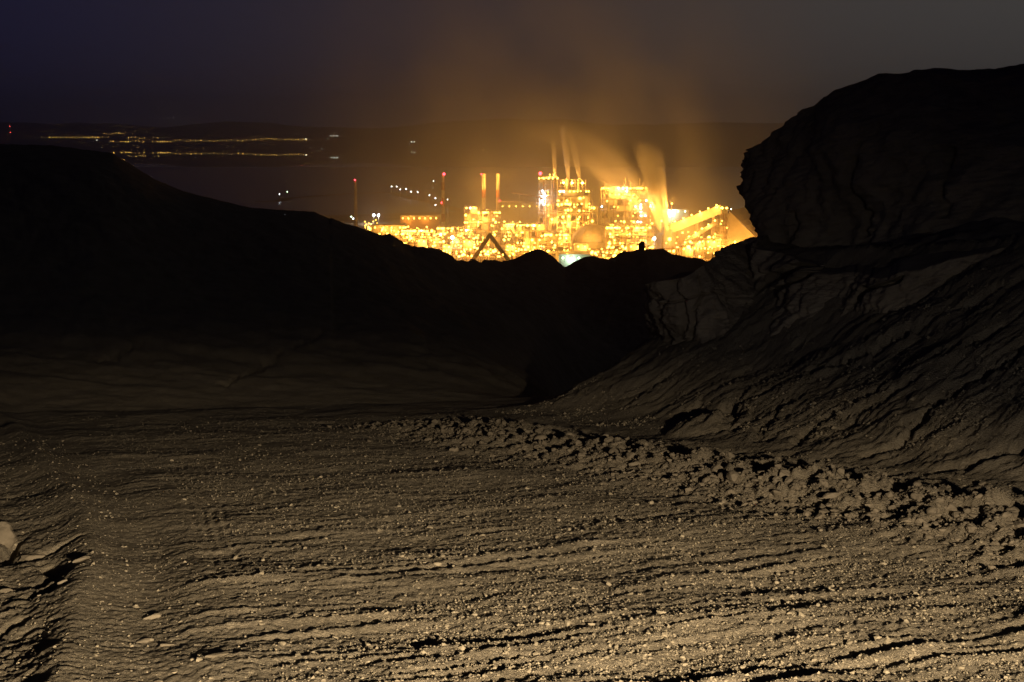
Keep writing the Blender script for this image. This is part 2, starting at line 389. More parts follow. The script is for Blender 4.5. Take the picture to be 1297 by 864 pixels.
# ------------------------------------------------------------------ ground sheet
du = np.concatenate([np.linspace(-1.0, -.41, 40, endpoint=False), np.linspace(-.41, .41, 760), np.linspace(.41, 1.0, 41)[1:]])
dr = np.concatenate([np.linspace(2.2, 6.3, 30, endpoint=False), np.geomspace(6.3, 31, 600, endpoint=False), np.geomspace(31, 130, 190, endpoint=False), np.geomspace(130, 620, 40)])
U, RR = np.meshgrid(du, dr); GX, GY = U * RR, RR
GZZ = height(GX, GY)
gm = grid_mesh('ground', np.stack([GX, GY, GZZ], -1), M_GROUND)
go = bpy.data.objects.new('ground', gm); link(go); go['kind'] = 'structure'

# ------------------------------------------------------------------ cliffs
def smooth_path(pts, n):
    pts = np.array(pts, float); k = np.concatenate([[0], np.cumsum(np.maximum(np.linalg.norm(np.diff(pts, axis=0), axis=1), .05))])
    s = np.linspace(0, k[-1], n); out = np.stack([np.interp(s, k, pts[:, i]) for i in range(3)], -1)
    return out
def cliff(name, top, bot, back, ns, nt, nb, bulge, amp, seed, cracks=()):
    T = np.array([P(*p) for p in top]); B = np.array([P(*p) for p in bot]); K = np.array([P(*p) for p in back])
    # common parameter along the wall from the mean of both edges
    mid = (T + B) / 2; k = np.concatenate([[0], np.cumsum(np.linalg.norm(np.diff(mid, axis=0), axis=1))]); s = np.linspace(0, k[-1], ns)
    ip = lambda A: np.stack([np.interp(s, k, A[:, i]) for i in range(3)], -1)
    T, B, K = ip(T), ip(B), ip(K)
    t = np.linspace(-.25, 1, nt)[:, None, None]
    W = B[None] + (T - B)[None] * t
    # outward in plan: perpendicular to the wall line, towards the camera side
    tan = np.gradient(mid if False else (T + B) / 2, axis=0); tan[:, 2] = 0; tan /= np.linalg.norm(tan, axis=1)[:, None] + 1e-9
    ker = np.ones(ns // 14) / (ns // 14)
    out = np.stack([tan[:, 1], -tan[:, 0], 0 * tan[:, 0]], -1)
    out = np.stack([np.convolve(np.pad(out[:, i], len(ker) // 2, mode='edge'), ker, 'same')[len(ker) // 2: len(ker) // 2 + ns] for i in range(3)], -1)
    out /= np.linalg.norm(out, axis=1)[:, None] + 1e-9
    tt = t[..., 0]
    prof = bulge(np.clip(tt, 0, 1), s[None] / k[-1])
    x, y, z = W[..., 0], W[..., 1], W[..., 2]
    S = np.broadcast_to(s[None], x.shape)
    d = fbm3(x * .55, y * .55, z * .45, 4, seed, .5) * amp
    d = d + amp * .55 * (0.5 - np.abs(fbm3(x * 1.5, y * 1.5, z * .45, 3, seed + 10)))      # upright flutes
    d = d + amp * .28 * fbm3(x * 5, y * 5, z * 3.2, 4, seed + 20, .65)
    blk = fbm3(x * 1.1 + 4, y * 1.1, z * 1.1, 2, seed + 30); d = d + amp * .22 * np.round(blk * 2.5) / 2.5
    for (pts, wd, dp) in cracks:
        best = np.full(x.shape, 9e9)
        pp = [np.array(q, float) for q in pts]
        # distance measured in photo columns/rows of the undisplaced wall, converted to metres
        den = y * CP - z * SP; px = CX + F * x / den; py = CY - F * (y * SP + z * CP) / den
        px = px + 5 * noise3(x * 3, y * 3, z * 3, seed + 40); py = py + 4 * noise3(x * 3, y * 3, z * 3, seed + 41)
        for a, b in zip(pp[:-1], pp[1:]):
            e = b - a; L2 = e @ e; q = np.clip(((px - a[0]) * e[0] + (py - a[1]) * e[1]) / L2, 0, 1)
            best = np.minimum(best, np.hypot(px - a[0] - q * e[0], py - a[1] - q * e[1]))
        d = d - dp * np.exp(-(best / wd) ** 4)
    fade = np.clip((tt + .25) / .2, 0, 1)
    W = W + out[None] * ((prof + d * fade)[..., None])
    W[..., 2] += amp * .12 * fbm3(x * 2.2, y * 2.2, z * 2.2, 3, seed + 50) * np.clip(tt * 2, 0, 1)
    # top of the block running back
    q = np.linspace(0, 1, nb)[1:, None, None]; E = W[-1]
    C = E[None] + (K - E)[None] * q
    ez = np.clip(q[..., 0] * 3, 0, 1)
    C[..., 2] += amp * .45 * ez * fbm3(C[..., 0] * .9, C[..., 1] * .9, C[..., 2] * .5, 4, seed + 60) + amp * .15 * fbm3(C[..., 0] * 4, C[..., 1] * 4, C[..., 2], 2, seed + 70) * ez
    V = np.concatenate([W, C], 0)
    o = bpy.data.objects.new(name, grid_mesh(name, V, M_CLIFF)); link(o); return o

low_top = [(870, 352, 40), (835, 358, 33), (817, 364, 28.5), (813, 366, 26.8), (822, 361, 26.0), (838, 357, 25.8), (868, 350, 25.6), (890, 338, 25.8), (918, 314, 27.5), (945, 304, 28.5), (966, 302, 28.2), (990, 330, 25.6), (1012, 347, 24.4), (1055, 350, 23.8), (1098, 347, 23.2), (1114, 352, 22.7), (1145, 346, 22.4), (1205, 330, 22.1), (1300, 305, 21.8), (1500, 290, 21.5)]
low_bot = [(890, 440, 40), (872, 442, 33), (856, 442, 28.8), (851, 444, 27.4), (856, 446, 26.5), (868, 449, 26.0), (895, 453, 25.2), (920, 456, 24.8), (950, 458, 24.2), (975, 458, 23.8), (990, 456, 23.6), (1003, 455, 23.4), (1018, 454, 23.2), (1055, 450, 22.9), (1092, 446, 22.6), (1112, 432, 22.4), (1145, 416, 22.2), (1205, 385, 21.9), (1300, 350, 21.6), (1500, 335, 21.3)]
low_back = [(900, 356, 48), (885, 357, 44), (875, 356, 40), (872, 356, 39), (880, 352, 38), (895, 346, 37), (915, 336, 37), (935, 325, 37), (955, 318, 37), (975, 312, 37), (1000, 306, 37), (1020, 303, 36), (1040, 302, 35), (1075, 298, 34), (1110, 288, 33), (1135, 281, 32), (1165, 274, 32), (1225, 268, 31), (1320, 262, 30), (1520, 255, 29)]
CR = [([(1000, 338), (978, 350), (968, 372), (960, 395), (940, 415), (934, 438), (945, 455)], 5.5, .55),
      ([(1008, 352), (985, 368), (975, 384), (958, 402), (948, 425)], 4, .4),
      ([(982, 392), (990, 410), (1002, 430)], 2.2, .25), ([(968, 400), (972, 420), (966, 446)], 2.0, .25),
      ([(1098, 366), (1085, 385), (1080, 405), (1078, 432)], 5, .5), ([(1150, 352), (1110, 362), (1092, 380)], 2.5, .3),
      ([(884, 352), (890, 376), (880, 400), (878, 440)], 2, .22), ([(862, 356), (870, 392), (872, 430)], 2, .2),
      ([(848, 372), (850, 405), (858, 440)], 2.4, .25), ([(905, 360), (918, 385), (925, 405)], 1.6, .18), ([(1070, 356), (1064, 390), (1050, 440)], 1.6, .15),
      ([(830, 374), (860, 380), (905, 372), (950, 376)], 1.4, .10)]
o = cliff('cliff', low_top, low_bot, low_back, 700, 210, 50, lambda t, s: .12 * np.sin(np.pi * t) * (s > .25), .30, 100, CR)
tag(o, 'low fluted rock face with deep black cracks above the scree slope', 'cliff', None)
up_top = [(1040, 178, 62), (995, 182, 48), (966, 188, 40), (953, 196, 35), (952, 208, 33), (958, 188, 31.8), (970, 170, 31.3), (987, 155, 31), (1010, 139, 30.8), (1046, 126, 30.5), (1080, 113, 30.2), (1117, 96, 30), (1150, 92, 29.8), (1190, 87, 29.5), (1240, 88, 29.2), (1297, 84, 29), (1500, 78, 28)]
up_bot = [(1060, 320, 62), (1005, 318, 48), (978, 316, 40), (966, 314, 35), (966, 312, 33), (970, 312, 31.7), (979, 311, 31.2), (990, 310, 30.8), (1015, 308, 30.3), (1050, 304, 29.6), (1082, 298, 29), (1117, 290, 28.4), (1150, 282, 27.9), (1190, 276, 27.4), (1240, 271, 26.9), (1297, 267, 26.4), (1500, 258, 25.4)]
up_back = [(1080, 170, 70), (1060, 170, 66), (1040, 168, 62), (1030, 165, 60), (1030, 160, 58), (1034, 155, 57), (1040, 150, 56), (1055, 142, 55), (1070, 136, 54), (1095, 128, 54), (1120, 120, 53), (1150, 112, 53), (1180, 106, 52), (1215, 102, 52), (1260, 98, 52), (1320, 96, 51), (1530, 94, 50)]
o = cliff('cliff', up_top, up_bot, up_back, 520, 200, 40, lambda t, s: (.28 * np.sin(np.pi * np.clip(t * 1.15 - .15, 0, 1)) ** .7) * (1 - s * .3) * (.6 + .4 * np.clip(s * 4, 0, 1)), .36, 200,
          [([(1084, 296), (1092, 270), (1080, 240), (1095, 200)], 4, .3), ([(1200, 275), (1195, 230), (1210, 190)], 4, .3), ([(1020, 300), (1015, 270)], 3, .25)])
tag(o, 'tall black overhanging cliff rising at the right edge against the sky', 'cliff', None)

# ------------------------------------------------------------------ rocks and gravel
ICO_T = (1 + 5 ** .5) / 2
_iv = np.array([(-1, ICO_T, 0), (1, ICO_T, 0), (-1, -ICO_T, 0), (1, -ICO_T, 0), (0, -1, ICO_T), (0, 1, ICO_T), (0, -1, -ICO_T), (0, 1, -ICO_T), (ICO_T, 0, -1), (ICO_T, 0, 1), (-ICO_T, 0, -1), (-ICO_T, 0, 1)], float)
_iv /= np.linalg.norm(_iv, axis=1)[:, None]
_if = np.array([(0, 11, 5), (0, 5, 1), (0, 1, 7), (0, 7, 10), (0, 10, 11), (1, 5, 9), (5, 11, 4), (11, 10, 2), (10, 7, 6), (7, 1, 8), (3, 9, 4), (3, 4, 2), (3, 2, 6), (3, 6, 8), (3, 8, 9), (4, 9, 5), (2, 4, 11), (6, 2, 10), (8, 6, 7), (9, 8, 1)])
def subdivide(v, f):
    v = [tuple(p) for p in v]; cache = {}; out = []
    def m(a, b):
        k = (min(a, b), max(a, b))
        if k not in cache:
            p = np.array(v[a]) + np.array(v[b]); p /= np.linalg.norm(p); cache[k] = len(v); v.append(tuple(p))
        return cache[k]
    for a, b, c in f:
        x, y, z = m(a, b), m(b, c), m(c, a); out += [(a, x, z), (b, y, x), (c, z, y), (x, y, z)]
    return np.array(v), np.array(out)
_v2, _f2 = subdivide(*subdivide(_iv, _if))
def rock_mesh(seed, sq=(1, .75, .6), cuts=9, depth=.62):
    g = np.random.default_rng(seed); v = _v2.copy()
    for _ in range(cuts):                      # flat broken faces
        n = g.normal(size=3); n /= np.linalg.norm(n); h = g.uniform(depth - .12, depth + .22); e = v @ n - h
        v = v - np.where(e > 0, e, 0)[:, None] * n
    v = v * np.array(sq); v = v + .035 * g.normal(size=v.shape) * .6
    return array_mesh(bpy.data.meshes.new('rock'), v, _f2, M_ROCK, False)
def boulder_mesh(seed):
    v, f = subdivide(*subdivide(_v2, _f2)); g = np.random.default_rng(seed)
    for _ in range(8):
        n = g.normal(size=3); n /= np.linalg.norm(n); h = g.uniform(.6, .88); e = v @ n - h; v = v - .92 * np.where(e > 0, e, 0)[:, None] * n
    r = 1 + .05 * fbm3(v[:, 0] * 3, v[:, 1] * 3, v[:, 2] * 3, 4, 910, .6) - .05 * np.maximum(0, 1 - 6 * np.abs(noise3(v[:, 0] * 2 + 5, v[:, 1] * 2, v[:, 2] * 2, 915)))
    return array_mesh(bpy.data.meshes.new('rock'), v * r[:, None] * np.array((1, .85, .8)), f, M_ROCK, True)
ROCKS = [rock_mesh(300 + i, (1, random.uniform(.6, .95), random.uniform(.45, .75))) for i in range(12)]
def put_rock(x, y, s, label, group=None, me=None, sink=.25, rz=None, tilt=.3, scale=(1, 1, 1)):
    me = me or random.choice(ROCKS); o = bpy.data.objects.new('rock', me)
    z = float(height(np.array([x]), np.array([y]))[0])
    o.location = (x, y, z + s * scale[2] * (.5 - sink)); o.scale = (s * scale[0], s * scale[1], s * scale[2])
    o.rotation_euler = (random.uniform(-tilt, tilt), random.uniform(-tilt, tilt), random.uniform(0, 6.28) if rz is None else rz)
    link(o); return tag(o, label, 'rock', group)
def px2m(X, Y): p = on_road(X, Y); return p[0], p[1], math.hypot(p[1], 2) / F
NAMED = [(4, 672, 37, (1.0, .9, 1.25), 'big pale boulder cut off by the left picture edge beside the road'),
         (45, 690, 62, (1.2, .5, .42), 'long flat slab lying in the hollow right beside the big pale boulder'),
         (192, 778, 24, (1.2, .7, .6), 'flat pale stone alone on the road above two smaller ones, lower left'),
         (72, 716, 19, (1, .8, .7), 'rounded stone in the cluster below the long flat slab, upper of the pair'),
         (80, 738, 17, (1, .8, .8), 'tilted stone just below the rounded one under the long flat slab'),
         (106, 716, 24, (1.3, .6, .5), 'wedge of pale rock pointing right, beside the cluster under the slab'),
         (8, 728, 20, (1, .8, .6), 'pale stone at the left picture edge under the black trench'),
         (20, 770, 24, (1.2, .7, .6), 'low stone with black shadow near the left picture edge'),
         (181, 808, 20, (1.3, .7, .45), 'thin flat stone on the road, left one of the pair at lower left'),
         (211, 815, 19, (1.3, .6, .4), 'thin flat stone on the road, right one of the pair at lower left'),
         (275, 840, 24, (1.4, .7, .4), 'flat stone by the long shadow near the bottom, left of centre'),
         (200, 861, 14, (1, .8, .6), 'small bright stone touching the bottom picture edge, lower left'),
         (1056, 650, 27, (1.35, .7, .62), 'longest pale stone low in the rubble bank, leaning to the right'),
         (1230, 690, 21, (1, .8, .9), 'bright blocky stone at the foot of the rubble bank near the right edge'),
         (1123, 626, 19, (1.1, .8, .8), 'pale round stone high on the rubble bank above dark gaps'),
         (1112, 650, 15, (1, .8, .8), 'left one of the twin stones in the middle of the rubble bank'),
         (1130, 658, 16, (1, .8, .8), 'right one of the twin stones in the middle of the rubble bank'),
         (842, 593, 21, (1.3, .7, .6), 'pale wedge stone on the rubble bank below the first slump mound'),
         (968, 638, 13, (1, .8, .8), 'lone pale stone at the road foot of the rubble bank, mid right'),
         (1272, 684, 20, (1, .8, .8), 'pale angular stone in the rubble bank by the right picture edge'),
         (1160, 640, 18, (1, .8, .8), 'broad stone below the crest of the rubble bank, right of the twins'),
         (566, 541, 17, (1.3, .7, .6), 'pale stone at the far tip of the rubble bank by the ravine'),
         (618, 548, 13, (1.2, .7, .7), 'second pale stone from the far tip of the rubble bank'),
         (905, 612, 14, (1, .8, .8), 'stone on the rubble bank between the slump mound and the road')]
for i, (X, Y, wpx, sc, lab) in enumerate(NAMED):
    x, y, k = px2m(X, Y)
    put_rock(x, y, wpx * k / 2, lab, None, boulder_mesh(901) if i == 0 else ROCKS[i % 12], sink=.1 if i == 0 else .2, rz=.2 + .3 * (i % 3), tilt=.12, scale=sc)
n = 0
while n < 270:                                # rubble of the right-hand bank
    v = random.uniform(2, 21.5); wv = random.gauss(9.35, .4)
    x, y = -.46 * v + .887 * wv, .887 * v + .46 * wv
    if y < 6 or abs(x / y) > .42: continue
    s = min(.105, .025 + .015 * random.paretovariate(1.5)) * (1 if y > 10 else .8)
    put_rock(x, y, s, 'small angular stone in the rubble bank along the right side of the dirt road', 'loose stones of the rubble bank beside the road'); n += 1
# gravel: far too many to count
def gravel(n, pick, smin_, smax_, pw):
    out = []
    while sum(len(a) for a in out) < n:
        x, y, keep = pick(n); u = rng.random(len(x)); s = smin_ * (1 - u * (1 - (smin_ / smax_) ** pw)) ** (-1 / pw)
        out.append(np.stack([x, y, s], 1)[keep])
    return np.concatenate(out)[:n]
def pick_road(n):
    y = 6.2 * (25 / 6.2) ** (rng.random(n) ** 1.35); x = (rng.random(n) * .9 - .45) * y
    v, wv = road_vw(x, y)
    dens = .25 + .75 * sstep(-.3, .45, noise2(wv * .6, v * 1.4, 90) + .5 * noise2(wv * .25, v * .5, 91) + .35 * sstep(2, 6, wv) - .1)
    dens = dens * sstep(0.5, 3.5, wv - wl(v) + 1.5) * (wv < 10.8) 
    return x, y, rng.random(n) < dens * np.where(np.abs(edge_dist(x, y) - .5) < .6, .3, 1)
def pick_bank(n):
    v = rng.random(n) * 21 + 1; wv = 9.2 + .52 * rng.normal(size=n)
    x, y = -.46 * v + .887 * wv, .887 * v + .46 * wv
    return x, y, (y > 6) & (np.abs(x / np.maximum(y, .1)) < .45)
def pick_left(n):
    v = rng.random(n) * 18 + 4; wv = wl(v) - rng.random(n) * 2.2 + .4
    x, y = -.46 * v + .887 * wv, .887 * v + .46 * wv
    return x, y, (y > 6) & (np.abs(x / np.maximum(y, .1)) < .45) & (rng.random(n) < .6)
def pick_scree(n):
    y = 13 + 13 * rng.random(n); x = (rng.random(n) * .50 - .02) * y
    d = np.minimum(.887 * (x - .75) + .46 * (y - 26.0), 1.4 * (.938 * (x - .75) - .347 * (y - 26.5)))
    return x, y, (d > -1.2) & (d < 5) & (rng.random(n) < .12 + .8 * sstep(0, .5, noise2(x * 1.1, y * 1.1, 97) + .6 * noise2(x * 3, y * 3, 98)) * np.exp(-np.maximum(d, 0) * .5))
G = np.concatenate([gravel(15000, pick_bank, .008, .055, 1.8), gravel(2500, pick_left, .004, .022, 2.1), gravel(700, pick_road, .013, .030, 2.6)])
G = np.concatenate([G, (np.arange(len(G)) < 15000)[:, None].astype(float)], 1); G = G[(G[:, 1] < 26)]
def pebbles(G, iv, jit):
    gz = height(G[:, 0], G[:, 1]); k = len(G); m_ = len(iv)
    base = iv[None] * (1 + jit * rng.normal(size=(k, m_, 1)))
    base = base * np.stack([np.ones(k), rng.uniform(.6, 1, k), rng.uniform(.4, .8, k)], 1)[:, None]
    a = rng.random(k) * 6.28; ca, sa = np.cos(a)[:, None], np.sin(a)[:, None]
    bx, by = base[..., 0] * ca - base[..., 1] * sa, base[..., 0] * sa + base[..., 1] * ca
    return np.stack([bx * G[:, 2:3] + G[:, 0:1], by * G[:, 2:3] + G[:, 1:2], base[..., 2] * G[:, 2:3] + gz[:, None] + .15 * G[:, 2:3]], -1).reshape(-1, 3)
_ov = np.array([(1, .1, 0), (-1, -.1, .1), (.1, 1, 0), (0, -1, -.1), (.15, .1, 1), (0, 0, -1)], float)
_of = np.array([(0, 2, 4), (2, 1, 4), (1, 3, 4), (3, 0, 4), (2, 0, 5), (1, 2, 5), (3, 1, 5), (0, 3, 5)])
G2 = np.concatenate([gravel(75000, pick_road, .0035, .0155, 2.0), gravel(14000, pick_scree, .006, .045, 2.2)]); G2 = G2[G2[:, 1] < 26]
V1, V2 = pebbles(G, _iv, .28), pebbles(G2, _ov, .25); nb_ = int((G[:, 3] > 0).sum()); VB = V1[:nb_ * 12]; FB = (_if[None] + 12 * np.arange(nb_)[:, None, None]).reshape(-1, 3)
o = bpy.data.objects.new('rubble', array_mesh(bpy.data.meshes.new('rubble'), VB, FB, M_ROCK, False)); link(o); o['kind'] = 'stuff'
G = G[nb_:]; V1 = V1[nb_ * 12:]
GF = np.concatenate([(_if[None] + 12 * np.arange(len(G))[:, None, None]).reshape(-1, 3), (_of[None] + 6 * np.arange(len(G2))[:, None, None]).reshape(-1, 3) + len(V1)])
o = bpy.data.objects.new('gravel', array_mesh(bpy.data.meshes.new('gravel'), np.concatenate([V1, V2]), GF, M_GRAVEL, False)); link(o); o['kind'] = 'stuff'
# the little stone pillar on the dark middle ridge
o = bpy.data.objects.new('rock_pillar', rock_mesh(900, (.75, .75, 1.3), 7)); p = P(813, 312, 112.5); o.location = p; o.scale = (.36, .36, .40); link(o)
tag(o, 'small rock pillar standing on the crest of the dark middle ridge', 'rock')

# ------------------------------------------------------------------ plain, sea, far shore
pl = [(-1500, 260), (1500, 260), (1500, 2300), (700, 1900), (250, 1720), (-100, 1690), (-260, 1600), (-420, 1420), (-900, 1200), (-1500, 1000)]
b = MB(); b.v = [(x, y, GZ) for x, y in pl]; b.f = [list(range(len(pl)))]
o = b.build('plain', M_PLAIN); o['kind'] = 'structure'
m, t, pb = mat('still_water', 0.0, 0.5); pb.inputs['Base Color'].default_value = (.008, .010, .013, 1); pb.inputs['IOR'].default_value = 1.33; M_SEA = m
for nm_, y0_, y1_, m_ in (('pond', 700, 4200, None), ('sea', 4200, 11600, M_SEA)):
    if m_ is None: m_, t_, pb_ = mat('rippled_brine', .30, .5); pb_.inputs['Base Color'].default_value = (.010, .012, .014, 1); pb_.inputs['IOR'].default_value = 1.33
    b = MB(); b.v = [(-14000, y0_, GZ - .4), (14000, y0_, GZ - .4), (14000, y1_, GZ - .4), (-14000, y1_, GZ - .4)]; b.f = [[0, 1, 2, 3]]
    o = b.build(nm_, m_); o['kind'] = 'structure'
SH0, SHS = 11150.0, 0.16
hu = np.linspace(-13000, 13000, 260); hr = np.array([11100, 11150, 11300, 11600, 12000, 12500, 13000, 13600, 14300, 15000, 15800, 16600, 17400, 19000])
HX, HY = np.meshgrid(hu, hr)
def shore_z(x, y):
    top = -20 + 40 * fbm2(x / 2500, y / 2500, 4, 500); d = y - SH0
    return GZ - 3 + SHS * np.minimum(d, 1500) * (.85 + .22 * noise2(x / 1400, x * 0 + .5, 520) + .08 * noise2(x / 400, x * 0 + .5, 521)) + np.where(d > 1500, (top - 0) * sstep(1500, 5200, d) , 0) + 25 * fbm2(x / 700, y / 700, 4, 510) * np.clip((d - 1300) / 1500, 0, 1) - np.where(d > 6500, (d - 6500) * .25, 0)
o = bpy.data.objects.new('hills', grid_mesh('hills', np.stack([HX, HY, shore_z(HX, HY)], -1), M_HILL)); link(o); o['kind'] = 'structure'

def ball(r, m, k=8):
    pr = [(r * math.sin(math.pi * i / 6), -r * math.cos(math.pi * i / 6)) for i in range(7)]; pr[0] = (r * .05, -r); pr[-1] = (r * .05, r)
    return MB().lathe((0, 0, 0), pr, k)
def two_mat(mb1, m1, mb2, m2, name):
    n = len(mb1.v); me = bpy.data.meshes.new(name)
    me.from_pydata(mb1.v + mb2.v, [], mb1.f + [[n + i for i in f] for f in mb2.f]); me.materials.append(m1); me.materials.append(m2)
    for i, pg in enumerate(me.polygons): pg.material_index = 0 if i < len(mb1.f) else 1
    return me
def far_lamp_mesh(m, r, h=8):
    b = ball(r, m); b.v = [(x, y, z + h) for x, y, z in b.v]
    return two_mat(MB().tube((0, 0, -3), (0, 0, h - r * .6), .5, .3, 5), M_DARK, b, m, 'street_lamp')
FL = {'o': [far_lamp_mesh(M_FAR, r) for r in (1.5, 2.0, 2.8)], 'w': [far_lamp_mesh(M_FARW, 2.6)], 'r': [far_lamp_mesh(M_FARR, 2.8)]}
def far_lamp(X, Y, kind, label, group):
    dx, dy, dz = ray(X, Y + .9); sl = dz / dy
    # meet the slope of the far shore
    y = 11160.0
    for _ in range(400):
        if float(shore_z(np.array([dx / dy * y]), np.array([y]))[0]) >= sl * y: break
        y += 20
    o = bpy.data.objects.new('street_lamp', random.choice(FL[kind])); o.location = (dx / dy * y, y, sl * y); link(o); return tag(o, label, 'street lamp', group)
g_far = 'street lamps of the town across the water'; l_far = 'tiny orange street lamp in the row of town lights across the water'
def row(x0, x1, Y, n, jy=.5, kind='o'):
    X = x0
    gaps = [.7 + random.expovariate(1.6) for _ in range(n)]; k = (x1 - x0) / sum(gaps)
    for g_ in gaps:
        X += g_ * k; far_lamp(X, Y + random.gauss(0, jy * .75) , kind, l_far, g_far)
row(49, 137, 174.3, 18, .5); row(128, 156, 169.3, 7, .4); row(138, 216, 179.6, 16, .5); row(157, 200, 174.8, 8, .8); row(217, 312, 178, 15, 1.0); row(312, 350, 176.6, 9, .7); row(350, 388, 177.5, 7, .8)
far_lamp(387.5, 176.2, 'w', 'bright white lamp ending the town light row on the right', None)
far_lamp(122.8, 178, 'w', 'white lamp just under the left part of the town light row', None)
for i, (X, Y) in enumerate([(419, 172.3), (423, 172.3), (427, 172.2)]): far_lamp(X, Y, 'w', 'pale lamp in the little group right of the town light row', 'pale lamps right of the town')
for X in (206, 214, 220, 229): far_lamp(X, 149.3, 'w', 'faint lamp high on the far hillside above the town', 'faint lamps high on the far hillside')
far_lamp(330, 150.6, 'o', 'orange lamp high on the far hillside, brightest above the town', None)
far_lamp(381, 151, 'r', 'dim reddish lamp high on the far hillside, right of the orange one', None)
for X in (521, 525): far_lamp(X, 180.2, 'w', 'dim white lamp on the far shore left of the plant smoke', 'pair of dim lamps on the far shore')
# mast with two red lights at the far left
t = thing('radio_mast', 'far mast with two red lights at the left edge above the dark hill', 'mast', (P(13.5, 176, 11300)))
MB().tube((0, 0, -40), (0, 0, 98), 1.5, .8, 6).build('pole', M_DARK, t)
for h in (50, 98): ball(2.6, M_FARR).build('beacon', M_FARR, t, (0, 0, h))
# two boats on the water
for (X, Y, mm, lab) in [(595.5, 189.8, M_FARW, 'dark boat with a pale lamp far out on the water'), (612, 188.8, M_FAR, 'dark boat with a yellow lamp far out on the water')]:
    D = 9300; p = P(X, Y, D); t = thing('boat', lab, 'boat', (p[0], D, GZ - .4))
    MB().prism([(-9, 0), (9, 0), (12, 3.5), (-11, 3.5)], -3, 3).build('hull', M_DARK, t); MB().box((-4, 0, 5.2), (7, 4, 3.2)).build('cabin', M_DARK, t)
    MB().tube((0, 0, 3), (0, 0, p[2] - GZ), .3, .2, 5).build('mast', M_DARK, t); ball(2.4, mm).build('lamp', mm, t, (0, 0, p[2] - GZ))

# ------------------------------------------------------------------ the plant
SODIUM = (1.0, .41, .06)
LCOUNT = [0]
def plight(parent, loc, W, col=SODIUM, r=.5):
    l = bpy.data.lights.new('point_light', 'POINT'); l.energy = W; l.color = col; l.shadow_soft_size = r
    o = bpy.data.objects.new('point_light', l); o.location = loc; link(o, parent); LCOUNT[0] += 1
LAMP = {}
for key, mm, r in (('s', M_LAMP, .5), ('m', M_LAMP, .7), ('l', M_LAMP, .95), ('w', M_LAMPW, .6), ('g', M_LAMPG, .65), ('r', M_BEACON, .75), ('R', M_BEACON, 1.3), ('W', M_LAMPW, 1.25), ('Y', M_LAMP, 1.35)):
    LAMP[key] = ball(r, mm).mesh('lamp', mm)
def lamp(parent, loc, key=None, light=0, col=SODIUM):
    key = key or random.choice('sssmml'); o = inst('beacon' if key in 'rR' else 'lamp', LAMP[key], parent, loc)
    if light: plight(parent, (loc[0], loc[1] - 1.8, loc[2] - .9), light, col)
    return o
KW = 4000
def span(X0, X1, Yt, D):
    p, q = P(X0, Yt, D), P(X1, Yt, D); return (p[0] + q[0]) / 2, q[0] - p[0], p[2] - GZ
